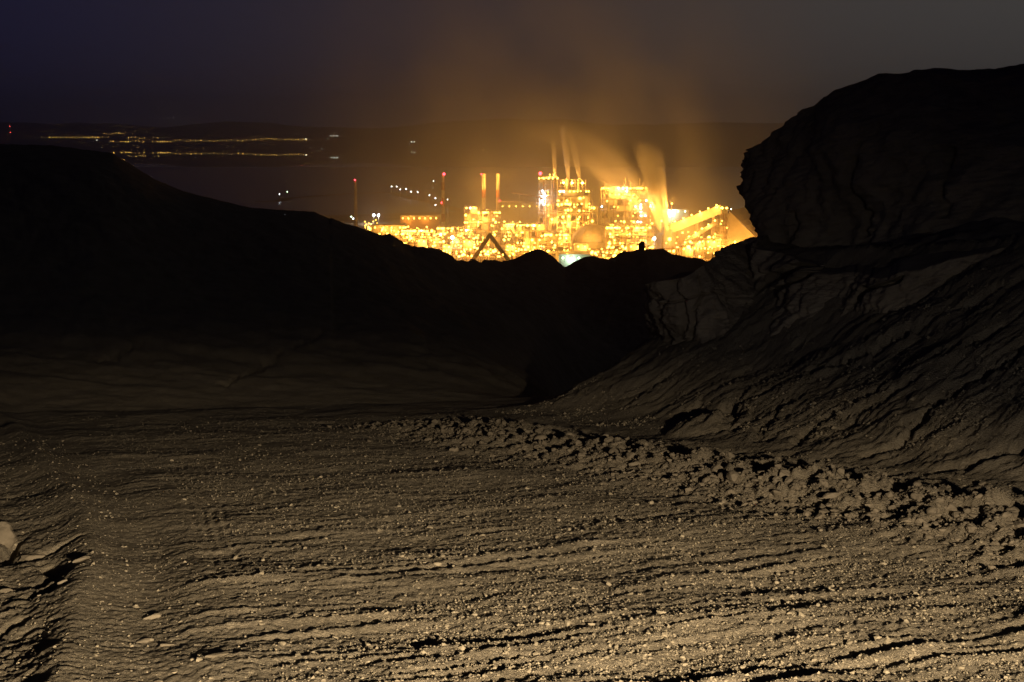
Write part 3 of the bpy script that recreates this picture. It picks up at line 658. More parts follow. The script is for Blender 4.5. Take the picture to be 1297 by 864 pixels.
def process_tower(name, label, X0, X1, Yt, D, dep, lamps, nx=4, floor=5.2, clad=.3, ves=4, group=None, white=0.0, every=5, seed=0, top_rows=1):
    rd = random.Random(seed); xc, wd, h = span(X0, X1, Yt, D); nf = max(2, int(h / floor)); fh = h / nf
    t = thing(name, label, 'process tower', (xc, D, GZ), group)
    cm = MB().box((0, 0, h / 2), (.55, .55, h)).mesh('column', M_STEEL)
    xs = [-wd / 2 + wd * i / (nx - 1) for i in range(nx)]; ys = [0, dep / 2, dep]
    for x in xs:
        for y in ys: inst('column', cm, t, (x, y, 0))
    dk = MB().box((0, dep / 2, 0), (wd - .6, dep - .6, .28)).mesh('deck', M_STEEL)
    rl = MB()
    for i in range(int(wd / 1.8) + 1): rl.box((-wd / 2 + 1.8 * i, -.35, .55), (.1, .1, 1.1))
    rl.box((0, -.35, 1.1), (wd, .12, .12)).box((0, -.35, .6), (wd, .1, .1)); rlm = rl.mesh('railing', M_STEEL)
    for f in range(1, nf + 1):
        inst('deck', dk, t, (0, 0, f * fh - .3)); inst('railing', rlm, t, (0, 0, f * fh - .15))
    bw = wd / (nx - 1)
    br = MB().beam((0, 0, .2), (bw, 0, fh - .5), .25, .25).mesh('brace', M_STEEL)
    pn = MB().box((bw / 2, 0, fh / 2), (bw - .7, .18, fh - .9)).mesh('wall_panel', M_CLAD)
    pd = MB().box((0, dep / 2, fh / 2), (.18, dep - .8, fh - .9)).mesh('side_panel', M_CLAD)
    for f in range(nf):
        for i in range(nx - 1):
            r = rd.random()
            if r < clad: inst('wall_panel', pn, t, (xs[i], rd.choice((.5, dep / 2 - .4, dep / 2 - .4)), f * fh))
            elif r < clad + .35: inst('brace', br, t, (xs[i], rd.choice((0, dep / 2)), f * fh))
        if rd.random() < .5: inst('side_panel', pd, t, (rd.choice((xs[0], xs[-1])), 0, f * fh))
        inst('wall_panel', pn, t, (xs[rd.randrange(nx - 1)], dep - .5, f * fh))
    for i in range(ves):
        r = rd.uniform(1.0, 2.3); vh = rd.uniform(1.2, 2.6) * fh; f = rd.randrange(0, nf - 1)
        vh = min(vh, h - f * fh)
        MB().lathe((0, 0, 0), [(r * .5, 0), (r, .6), (r, vh - .8), (r * .6, vh - .2), (.2, vh)], 14).build('vessel', M_CONC, t, (rd.uniform(xs[0] + r, xs[-1] - r), rd.uniform(1.6, 3), f * fh))
    for i in range(4):
        x = rd.uniform(xs[0], xs[-1]); MB().tube((x, -.9, rd.uniform(0, h * .4)), (x, -.9, rd.uniform(h * .6, h + 2)), .28, None, 8).build('pipe', M_RUST, t)
    for i in range(3):
        z = rd.uniform(.1, .9) * h; MB().tube((xs[0] - .5, -1.3, z), (xs[-1] + .5, -1.3, z), .25, None, 8).build('pipe', M_CONC, t)
    st = MB()
    for f in range(nf):
        a, b_ = (xs[-1] + .6, xs[-1] + 2.6) if f % 2 else (xs[-1] + 2.6, xs[-1] + .6)
        st.beam((a, 1, f * fh), (b_, 1, (f + 1) * fh), 1.0, .25)
    st.build('stair', M_STEEL, t)
    for i in range(int(lamps * 1.35)):
        f = rd.randrange(1, nf + 1) if rd.random() > .18 * top_rows else nf
        z = f * fh - rd.choice((.9, 1.4, -1.6)) if f < nf else f * fh - .9
        x = rd.uniform(xs[0], xs[-1]); y = rd.choice((-1.7, -1.7, -2.2, dep * .3))
        lit = (i % (every * 2) == 0)
        wh = rd.random() < white
        lamp(t, (x, y if not lit else -2.4, z), 'w' if wh else None, KW * 2 if lit else 0, (.9, .95, 1) if wh else SODIUM)
    return t, wd, h
T1, w1, h1 = process_tower('process_tower', 'tallest slim lit tower with a red beacon on its roof', 683, 706, 224, 1120, 10, 10, 4, 5, .35, 1, None, .3, 4, 1)
for x in np.linspace(-w1 / 2, w1 / 2, 5): lamp(T1, (x, -1.6, h1 - 1.2), 'm')
for i in range(6): lamp(T1, (-w1 / 2 + 2.4 + (i % 2) * 1.5, -1, h1 - 11 - 2.1 * i), 'w', 5000 if i in (1, 4) else 0, (.85, .95, 1))
lamp(T1, (w1 * .3, 2, h1 + 1.4), 's', 14000); lamp(T1, (w1 * .1, 9, h1 + 1.4), 's', 9000)  # extra roof lamps added to light the steam jet
lamp(T1, (-w1 / 2 + .8, 0, h1 + 2.6), 'R'); MB().tube((-w1 / 2 + .8, 0, h1), (-w1 / 2 + .8, 0, h1 + 2), .15, None, 5).build('beacon_post', M_STEEL, T1)
T2, w2, h2 = process_tower('process_tower', 'broad lit steel tower under the two side by side steam jets', 706, 747, 241, 1110, 18, 74, 6, 4.6, .32, 5, None, .04, 5, 2, 0)
fr = MB()
for x in np.linspace(-w2 / 2, w2 / 2 - 3, 9):
    fr.box((x, 2, h2 + 4), (.35, .35, 8)); 
for z in (3, 5.5, 8): fr.box((-1.5, 2, h2 + z), (w2 - 3, .3, .3))
fr.build('roof_frame', M_STEEL, T2)
for x_ in (4.5, 11.5, 19.5): lamp(T2, (-w2 / 2 + x_, 3.5, h2 + 6.5), 's', 22000)  # lamps added on the roof frame to light the steam jets
MB().tube((-w2 / 2 + 7.5, 6, h2 - 2), (-w2 / 2 + 7.5, 6, h2 + 9), 1.0, .9, 12).build('vent_pipe', M_STEEL, T2)
MB().tube((-w2 / 2 + 16.5, 6, h2 - 2), (-w2 / 2 + 16.5, 6, h2 + 8), 1.0, .9, 12).build('vent_pipe', M_STEEL, T2)
T2b, _, _ = process_tower('process_tower', 'lower stepped tower clinging to the right side of the broad steel tower', 745, 757, 262, 1125, 12, 10, 3, 4.6, .3, 1, None, 0, 5, 3, 0)
T3, w3, h3 = process_tower('process_tower', 'wide lit tower with white lamps and short roof pipes, left of the big steam cloud', 762, 820, 237, 1150, 20, 84, 7, 4.8, .4, 7, None, .14, 5, 4)
for i, x in enumerate((-.02, .03, .14, .34, .42)): MB().tube((x * w3, 4, h3 - 1), (x * w3, 4, h3 + 4 + 3 * (i % 2)), .5, .45, 8).build('roof_pipe', M_STEEL, T3)
for z in (6, 9, 12, 15, 20): lamp(T3, (w3 * .36, -2, h3 - z - 8), 'w', 0)
T4, w4, h4 = process_tower('process_tower', 'square lit tower at the left of the plant, left of the twin chimneys', 588, 604, 262, 1130, 12, 14, 3, 5, .3, 1, None, .1, 4, 5, 2)
T5, w5, h5 = process_tower('process_hall', 'long lit hall front below the twin banded chimneys', 604, 634, 268, 1140, 22, 26, 5, 5, .4, 4, None, .08, 5, 6, 2)
T6, w6, h6 = process_tower('process_hall', 'tiered dark deck structure with rows of lamps below the tallest tower', 655, 690, 284, 1050, 18, 34, 5, 4.4, .45, 5, None, .02, 5, 7, 2)
T7, w7, h7 = process_tower('process_hall', 'low lit hall right of the triangular frame roof', 690, 722, 296, 1040, 16, 26, 5, 4.4, .35, 3, None, 0, 5, 8, 2)
T8, w8, h8 = process_tower('process_hall', 'long low lit hall with lamp rows between dome and big steam cloud', 768, 828, 287, 1060, 18, 48, 8, 4.6, .35, 5, None, .02, 5, 9, 2)
T9, w9, h9 = process_tower('process_hall', 'lit deck structure behind the triangular frame roof', 634, 658, 283, 1180, 16, 22, 4, 4.6, .4, 3, None, .05, 5, 10, 2)
process_tower('process_hall', 'low lit hall with many lamps just left of the small round tank', 506, 548, 291, 1150, 14, 26, 6, 4.4, .4, 3, None, .03, 5, 21, 2)
process_tower('process_hall', 'lit hall under the lone banded chimney, right of the small round tank', 554, 590, 288, 1200, 14, 24, 5, 4.4, .4, 3, None, .05, 5, 22, 2)
# conveyor head tower
T10, w10, h10 = process_tower('transfer_tower', 'lit transfer tower at the upper end of the long sloping conveyor', 905, 921, 262, 1120, 9, 16, 3, 4.6, .3, 0, None, 0, 4, 11)
for i in range(3): MB().tube((-3 + 3 * i, 4, h10), (-3 + 3 * i, 4, h10 + 2.5 + i % 2), .12, None, 5).build('roof_rod', M_STEEL, T10)

def stack(label, X, Yt, D, r0, r1, bands, mats, name='chimney', group=None, red=()):
    x, _, h = span(X, X, Yt, D); t = thing(name, label, 'chimney', (x, D, GZ), group)
    hb = h / bands
    for i in range(bands):
        a, b_ = r0 + (r1 - r0) * i / bands, r0 + (r1 - r0) * (i + 1) / bands
        MB().tube((0, 0, i * hb), (0, 0, (i + 1) * hb - .06), a, b_, 18).build('band', mats[i % len(mats)], t)
    MB().tube((0, 0, h - .06), (0, 0, h + .7), r1 + .22, r1 + .22, 18).build('rim', M_STEEL, t)
    MB().lathe((0, 0, h * .62), [(r0 * 1.0, 0), (r0 + 1.0, .05), (r0 + 1.0, .3), (r0, .35)], 18).build('platform', M_STEEL, t)
    ld = MB()
    for s in (-.3, .3): ld.box((s, -r0 - .3, h / 2), (.08, .08, h))
    for z in np.arange(1, h, 1.2): ld.box((0, -r0 - .3, z), (.6, .06, .06))
    ld.build('ladder', M_STEEL, t)
    for (dx, dz, key) in red: lamp(t, (dx, -r0 - .6, h + dz), key)
    return t
stack('slim grey lattice chimney with a red light, farthest left of the plant', 450, 229, 1400, 2.0, 1.3, 6, [M_STEEL, M_CONC], red=[(0, .8, 'r'), ])
stack('banded chimney with the brightest red beacon, alone left of the plant', 561, 221, 1380, 1.9, 1.5, 7, [M_WHITE, M_RED], red=[(1.2, .4, 'R'), (-1.4, -27, 'r')])
C1 = stack('left one of the twin banded chimneys', 612.5, 221, 1290, 1.9, 1.6, 8, [M_WHITE, M_WHITE, M_RED], red=[(-1.9, .2, 'r')])
C2 = stack('right one of the twin banded chimneys, red lamp halfway', 630.5, 221, 1300, 1.9, 1.6, 8, [M_WHITE, M_WHITE, M_RED], red=[(2.0, -24, 'r')])
for c, x in ((C1, 0), (C2, 0)):
    for dx, dz in ((-7, 12), (6, 20)): plight(c, (dx, -9, 34 + dz), 16000)  # bare point lights in front of the chimneys, without lamps
t = thing('vent_pole', 'thin pole with a crossbar right of the lone banded chimney', 'pole', (P(567.5, 286, 1370)[0], 1370, GZ))
hh = span(567, 567, 261, 1370)[2]; MB().tube((0, 0, 0), (0, 0, hh), .5, .4, 8).build('pole', M_CONC, t); MB().box((0, 0, hh), (2.6, .5, .5)).build('crossbar', M_CONC, t)

# upper gantry left of the tallest tower
D = 1240; a = P(648, 244, D); b_ = P(686, 250, D); t = thing('conveyor_gallery', 'dim high gantry reaching left from the tallest tower', 'conveyor', (a[0], D, GZ))
q0 = Vector((0, 0, a[2] - GZ)); q1 = Vector((b_[0] - a[0], 0, b_[2] - GZ)); MB().beam(q0, q1, 2.5, 1.2).build('gallery', M_RUST, t)
tr = MB()
for i in range(12): p = q0.lerp(q1, i / 11); tr.box((p.x, -1.1, p.z + 1.0), (.2, .2, 1.6))
tr.build('railing', M_RUST, t)
for i in (3, 9): p = q0.lerp(q1, i / 11); MB().box((p.x, 0, p.z / 2), (.7, .7, p.z)).build('trestle', M_STEEL, t)
# dim hall behind it
def shed(name, label, X0, X1, Yt, D, dep, roof_h, mwall, mroof, lamps=0, cat='hall', key='m', W=KW, nrib=8, group=None):
    xc, wd, h = span(X0, X1, Yt, D); t = thing(name, label, cat, (xc, D, GZ), group); e = h - roof_h
    MB().box((0, dep / 2, e / 2), (wd, dep, e)).build('wall', mwall, t)
    MB().prism([(-wd / 2 - .6, e + .01), (wd / 2 + .6, e + .01), (wd / 2 - .4, h), (-wd / 2 + .4, h)] if roof_h < 3 else [(-wd / 2 - .6, e + .01), (wd / 2 + .6, e + .01), (0, h)], -.6, dep + .6).build('roof', mroof, t)
    rm = MB().box((0, -.08, e / 2), (.25, .2, e - .2)).mesh('wall_rib', mwall)
    for i in range(nrib): inst('wall_rib', rm, t, (-wd / 2 + wd * (i + .5) / nrib, 0, 0))
    MB().box((wd * .2, -.1, min(2.2, e * .3)), (min(4, wd * .2), .3, min(4.4, e * .6))).build('door', M_DARK, t)
    for i in range(lamps): lamp(t, (-wd / 2 + wd * (i + .5) / lamps, -2.0, e - 1.0), key, W if i % 3 == 1 else 0, SODIUM if key not in 'gw' else (.8, 1, .85))
    return t
t = shed('hall', 'dim long hall with a row of small lamps between chimneys and tallest tower', 632, 684, 256, 1270, 20, 1.2, M_CLAD, M_ROOF)
for i in range(6): lamp(t, (-15 + 6 * i, -1.6, span(600, 600, 257, 1270)[2] - 3), 's')
shed('hall', 'long flat topped orange hall left of the lone banded chimney', 507, 556, 273, 1300, 26, 1.4, M_RUST, M_ROOF, 7, W=4000)
shed('hall', 'lower flat shed in front of the long orange hall at far left', 470, 512, 285, 1230, 22, 1.2, M_CLAD, M_ROOF, 4)
shed('hall', 'pale flat shed lit greenish behind the big steam cloud and conveyor', 836, 872, 265, 1330, 20, 1.0, M_GREENLIT, M_WHITE, 4, 'shed', 'g', 9000)  # wall colour carries the greenish light
shed('green_lit_shed', 'pale shed lit greenish in the notch between the two dark ridge humps', 708, 748, 322, 985, 30, 1.5, M_GREENLIT, M_GREENLIT, 4, 'shed', 'g', 3000)  # greenish light tinted into walls and roof
# big ridge-roof store at right
xc, wd, h = span(921, 985, 268, 1160); t = thing('storage_hall', 'big ridge roofed store with a sloping orange roof beside the transfer tower', 'hall', (xc, 1160, GZ))
gx = P(921, 272, 1160)[0] - xc
MB().prism([(gx - 14, 0), (gx + 32, 0), (gx + 2, h)], 0, .8).build('gable_wall', M_CLAD, t)
rf = MB(); rf.v = [(gx + 2, 0, h + .3), (gx + 33, 0, -.2), (gx + 60, 70, -.2), (gx + 29, 70, h + .3), (gx - 15, 0, -.2), (gx + 10, 70, -.2)]; rf.f = [[0, 1, 2, 3], [4, 0, 3, 5]]; rf.build('roof', M_ROOF, t)
rb = MB()
for i in range(7):
    u = i / 7; rb.beam((gx + 2 + 31 * u, 0, h * (1 - u) + .5), (gx + 29 + 31 * u, 70, h * (1 - u) + .5), .5, .3)
rb.build('roof_rib', M_ROOF, t)
for i in range(3): lamp(t, (gx - 2 + 8 * i, -5, 4.5), 'l', KW * 1.4)
plight(t, (gx + 26, -16, 17), 26000)  # bare point light in front of the store, without a lamp
# domes
def dome(label, X, Yt, D, r, hd):
    x, _, h = span(X, X, Yt, D); t = thing('storage_dome', label, 'dome', (x, D, GZ)); e = h - hd
    MB().lathe((0, 0, 0), [(r, 0), (r, e - .3)], 40).build('ring_wall', M_CONC, t)
    MB().lathe((0, 0, e), [(r * 1.01 * math.cos(k * math.pi / 18) if k < 9 else .3, hd * math.sin(k * math.pi / 18)) for k in range(10)], 40).build('dome_shell', M_CONC, t)
    for i in range(14):
        a = 2 * math.pi * i / 14 + .1; rb = MB()
        for k in range(8):
            c0, s0, c1, s1 = math.cos(k * math.pi / 18), math.sin(k * math.pi / 18), math.cos((k + 1) * math.pi / 18), math.sin((k + 1) * math.pi / 18)
            rb.beam((r * 1.015 * c0 * math.cos(a), r * 1.015 * c0 * math.sin(a), e + hd * s0 + .1), (r * 1.015 * c1 * math.cos(a), r * 1.015 * c1 * math.sin(a), e + hd * s1 + .1), .35, .3)
        rb.build('rib', M_STEEL, t)
    return t, e
dm, e = dome('ribbed pale dome between the broad tower and the low lamp lit hall', 752, 284, 1095, 17, 13)
plight(dm, (-6, -30, 16), 22000)  # bare light added to brighten the dome, no lamp there
dm2, e2 = dome('large plain dome half hidden behind the sloping conveyor', 876, 277, 1210, 24, 18)
plight(dm2, (-8, -34, 22), 30000)  # bare point light in front of the dome, without a lamp
# conveyors
def conveyor(label, a, b_, D, th, wd=4, trest=4, lampsn=4, m=M_CLAD):
    A, B = P(*a, D), P(*b_, D); t = thing('conveyor', label, 'conveyor', (A[0], D, GZ)); p0 = Vector((0, 0, A[2] - GZ)); p1 = Vector((B[0] - A[0], 0, B[2] - GZ))
    MB().beam(p0, p1, wd, th).build('gallery', m, t); MB().beam(p0 + Vector((0, 0, th / 2 + .2)), p1 + Vector((0, 0, th / 2 + .2)), wd + .6, .3).build('gallery_roof', M_ROOF, t)
    for i in range(trest):
        p = p0.lerp(p1, (i + .6) / trest); leg = MB()
        for s in (-1.2, 1.2): leg.beam((p.x + s * 1.6, 0, 0), (p.x + s * .5, 0, p.z - th / 2), .5, .5)
        for z in np.arange(4, p.z - th, 5): leg.box((p.x, 0, z), (3.2 - z / p.z * 2, .25, .25))
        leg.build('trestle', M_STEEL, t)
    for i in range(lampsn): p = p0.lerp(p1, (i + .5) / lampsn); lamp(t, (p.x, -wd / 2 - .5, p.z + th / 2 + 1.2), 'm', KW if i % 2 else 0)
    return t, p0, p1
cv, p0, p1 = conveyor('long thick sloping conveyor rising right to the transfer tower', (849, 290), (912, 265), 1110, 6.6, 5, 3, 6)
for f in (.2, .55, .9): p = p0.lerp(p1, f); plight(cv, (p.x, -16, p.z - 3), 15000)  # bare point lights along the conveyor front, without lamps
conveyor('thinner lower conveyor rising right below the long thick one', (868, 306), (909, 281), 1085, 2.6, 3, 3, 5)
conveyor('short steep conveyor at the foot of the lower one', (853, 320), (872, 307), 1060, 1.6, 2.5, 2, 2, M_RUST)
# small building at the conveyor foot
shed('feed_house', 'boxy feed house at the lower end of the long sloping conveyor', 843, 856, 286, 1112, 12, 1.0, M_CLAD, M_ROOF, 3)
for (X_, Y_, D_) in [(826, 283, 1088), (852, 278, 1092), (838, 280, 1080), (824, 262, 1096), (851, 258, 1099)]:
    p = P(X_, Y_, D_); t = thing('added_light_mast', 'tall mast added to light the feet of the big steam clouds', 'lamp post', (p[0], D_, GZ), 'masts added to light the steam clouds')
    MB().tube((0, 0, 0), (0, 0, p[2] - GZ), .25, .15, 6).build('pole', M_STEEL, t); lamp(t, (0, 0, p[2] - GZ), 'm'); plight(t, (0, 1.6, p[2] - GZ + .6), 26000)  # mast and its light added to brighten the steam
# triangular frame in front
D = 985; L, Rr, ap = P(598, 331, D), P(645, 331, D), P(620.5, 297, D)
t = thing('frame_roof', 'dark triangular frame roof standing in front of the brightest lamps', 'roof frame', (ap[0], D, GZ)); hz = ap[2] - GZ
l0, r0 = (L[0] - ap[0]) * 1.22, (Rr[0] - ap[0]) * 1.22
MB().beam((l0, 0, 0), (-.2, 0, hz - .6), 9, 2.5).build('roof_slab', M_DARK, t); MB().beam((r0, 0, 0), (.2, 0, hz - .7), 9, 2.5).build('roof_slab', M_DARK, t)
MB().box((0, 0, hz), (1.8, 8, 2.2)).build('ridge_cap', M_DARK, t)
MB().box((0, 0, 2.6), (r0 - l0 - 6, .5, .7)).build('tie_beam', M_CLAD, t)
for x in (-3, 0, 3, 5): lamp(t, (x - 1, 5, 8 + (x % 2) * 2.5), 'm', 5000 if x == 0 else 0)
# tanks and pipe racks filling the yard
def tank(X, Yb, D, r, h, lab):
    x = P(X, 300, D)[0]; t = thing('tank', lab, 'tank', (x, D, GZ))
    MB().lathe((0, 0, 0), [(r, 0), (r, h)], 24).build('shell', M_CONC, t); MB().lathe((0, 0, h + .02), [(r + .15, 0), (r * .5, 1.1), (.3, 1.6)], 24).build('roof', M_STEEL, t)
    MB().beam((r + .3, 0, 0), (r + .3, 0, h + 1), .5, .1).build('ladder', M_STEEL, t)
    for i in range(3): lamp(t, (r * math.sin(i - 1), -r * math.cos(i - 1) - 1.5, h + .8), 's', 9000 if i == 1 else 0)
tank(520, 300, 1190, 8, 9, 'round tank near the foot of the dark hill, left of the others'); tank(553, 300, 1150, 6, 8, 'small round tank left of the triangular frame roof')
tank(578, 300, 1120, 7, 10, 'taller round tank nearest the triangular frame roof'); tank(884, 300, 1080, 6, 9, 'round tank under the lower conveyor')
def pipe_rack(X0, X1, D, h, lab, nl):
    a, b_ = P(X0, 300, D)[0], P(X1, 300, D)[0]; t = thing('pipe_rack', lab, 'pipe rack', ((a + b_) / 2, D, GZ)); wd = b_ - a
    fm = MB().box((0, 0, h / 2), (.4, .4, h)).box((0, 4, h / 2), (.4, .4, h)).box((0, 2, h - .2), (.35, 4.4, .35)).box((0, 2, h * .6), (.35, 4.4, .3)).mesh('frame', M_STEEL)
    n = max(3, int(wd / 6))
    for i in range(n + 1): inst('frame', fm, t, (-wd / 2 + wd * i / n, 0, 0))
    for j in range(5): z = h + .25 if j % 2 else h * .6 + .4; MB().tube((-wd / 2 - 1, .4 + j * .8, z), (wd / 2 + 1, .4 + j * .8, z), .28, None, 8).build('pipe', [M_CONC, M_RUST, M_STEEL][j % 3], t)
    for i in range(nl): lamp(t, (-wd / 2 + wd * (i + random.random()) / nl, -1.6, h + random.choice((.6, 1.5, -1.5))), None, KW * .8 if i % 4 == 1 else 0)
for (X0, X1, D, h, lab, nl) in [(480, 560, 1130, 11, 'pipe rack running left from the lone tanks, behind the lower sheds', 14), (545, 610, 1075, 9, 'pipe rack at left just above the dark saddle ridge', 16), (600, 660, 1210, 16, 'high pipe rack behind the triangular frame roof', 14),
                               (640, 700, 1015, 8, 'pipe rack right behind the first dark ridge hump', 12), (745, 832, 1020, 9, 'long pipe rack above the second dark ridge hump', 20), (835, 905, 1040, 8, 'pipe rack under the conveyors at the right', 14), (565, 640, 1010, 7, 'pipe rack crossing behind the foot of the triangular frame roof', 14)]:
    pipe_rack(X0, X1, D, h, lab, nl)
# cabins and small sheds
for i, (X0, X1, Yt, D, lab) in enumerate([(528, 540, 302, 1090, 'small cabin left of the small round tank'), (560, 572, 309, 1030, 'small cabin above the dark saddle, left of the frame roof'), (585, 598, 303, 1060, 'cabin with bright lamps left of the frame roof'), (640, 652, 309, 1030, 'cabin right of the frame roof'), (728, 745, 309, 1030, 'cabin below the ribbed dome'), (795, 812, 309, 1010, 'cabin behind the rock pillar'), (862, 878, 312, 1015, 'cabin at the foot of the short steep conveyor'), (893, 908, 303, 1050, 'cabin at the foot of the transfer tower')]):
    shed('cabin', lab, X0, X1, Yt, D, 9, .8, M_CLAD, M_ROOF, 2, 'cabin', 'm', 9000, 4)

# yard lamp posts
pm = {}
def post(X, Y, key, lab, group, light=0, hp=10, col=SODIUM):
    dx, dy, dz = ray(X, Y); D = (GZ + hp) * dy / dz; x = dx / dy * D
    t = thing('lamp_post', lab, 'lamp post', (x, D, GZ), group)
    if hp not in pm: pm[hp] = MB().tube((0, 0, 0), (0, 0, hp - .5), .16, .1, 6).mesh('pole', M_STEEL)
    inst('pole', pm[hp], t, (0, 0, 0)); lamp(t, (0, 0, hp), key, light, col); return t
g = 'yard lamp posts of the plant'
for (X, Y, key, lab) in [(473.5, 272.5, 'W', 'left one of the twin white floodlights at the left end of the plant'), (479.5, 272.5, 'W', 'right one of the twin white floodlights at the left end of the plant'),
                         (553.5, 281.5, 'w', 'white floodlight at the foot of the lone banded chimney'), (573, 301, 'W', 'brilliant white starry floodlight left of the frame roof'), (544.5, 320.5, 'Y', 'yellow starry floodlight at the edge of the dark left hill'),
                         (778.5, 324.5, 'Y', 'brilliant yellow starry floodlight on the dark ridge left of the rock pillar'), (828.5, 302, 'W', 'brilliant starry floodlight below the big steam cloud'), (848, 303, 'Y', 'large yellow floodlight right of the starry one under the steam cloud'), (872, 313, 'Y', 'tall bright floodlight at the foot of the short steep conveyor'), (898, 301, 'Y', 'large floodlight at the foot of the transfer tower')]:
    post(X, Y, key, lab, None, 7000 if key in 'WY' else 0, 14 if Y > 285 else 9, (.95, .93, .9) if key in 'Ww' else SODIUM)
def under(X): return np.interp(X, XT, YT)
cnt = 0
while cnt < 210:
    X = random.uniform(462, 905) if cnt % 3 else random.uniform(462, 620); lo = np.interp(X, [462, 500, 560, 600, 905], [277, 281, 289, 290, 292]); hi = min(under(X), 326)
    if hi < lo + 1: continue
    Y = lo + (hi - lo) * random.random() ** .8
    post(X, Y, None, 'sodium lamp post in the crowded yard between the plant buildings', g, KW * 2 if cnt % 12 == 0 else 0, random.choice((8, 10, 12))); cnt += 1
for (X, Y) in [(496, 236.3), (502.5, 236.3), (507, 240), (514.5, 239.5), (520.8, 243), (529, 243.3), (544, 247.3), (551.5, 251.2), (566.8, 252.8), (551.6, 259.8)]:
    post(X, Y, 'w', 'pale lamp post in the loose line on the plain left of the lone chimney', 'pale lamps on the plain beyond the plant', 0, 10)
post(549, 229.5, 'w', 'pale lamp post highest of those left of the lone banded chimney', None, 0, 10)
post(364, 243, 'g', 'lone white lamp post on the dark shore right of the left hill', None, 0, 8); post(354, 246, 'w', 'fainter lamp post left of the lone white one on the dark shore', None, 0, 8)
post(445, 274.5, 'g', 'upper pale lamp at the foot of the grey lattice chimney', None, 0, 10); post(447.5, 277, 'w', 'lower pale lamp at the foot of the grey lattice chimney', None, 0, 8)
for X, Y in [(926, 265), (931, 271), (934, 268), (937, 271), (942, 271.5), (947, 266.5), (951, 264)]:
    post(X, Y, 'g', 'greenish lamp post in the row beyond the ridge roofed store', 'greenish lamps beyond the ridge roofed store', 2500, 12, (.8, 1, .7))

def dike(pts):
    q = [np.array([*((GZ + 9) / ray(X, Y)[2] * np.array(ray(X, Y)[:2]))]) for X, Y in pts]; b = MB()
    for a, c in zip(q[:-1], q[1:]):
        e = (c - a) / np.linalg.norm(c - a); n_ = np.array([-e[1], e[0]]); k = len(b.v)
        for p_, z_, w_ in ((a, GZ - .8, 11), (a, GZ - .02, 7), (c, GZ - .02, 7), (c, GZ - .8, 11)):
            for s_ in (-1, 1): b.v.append((*(p_ + n_ * w_ * s_ + e * (3 if p_ is c else -3)), z_))
        b.f += [[k + 2, k + 3, k + 5, k + 4], [k, k + 2, k + 4, k + 6], [k + 1, k + 7, k + 5, k + 3], [k, k + 1, k + 3, k + 2], [k + 4, k + 5, k + 7, k + 6]]
    o = b.build('dike', M_PLAIN); o['kind'] = 'structure'
dike([(330, 247), (354, 246), (364, 243), (440, 238), (496, 236.3), (507, 240), (521, 243), (544, 247.3), (567, 252.8), (600, 262)]); dike([(470, 228), (549, 229.5), (640, 231)])
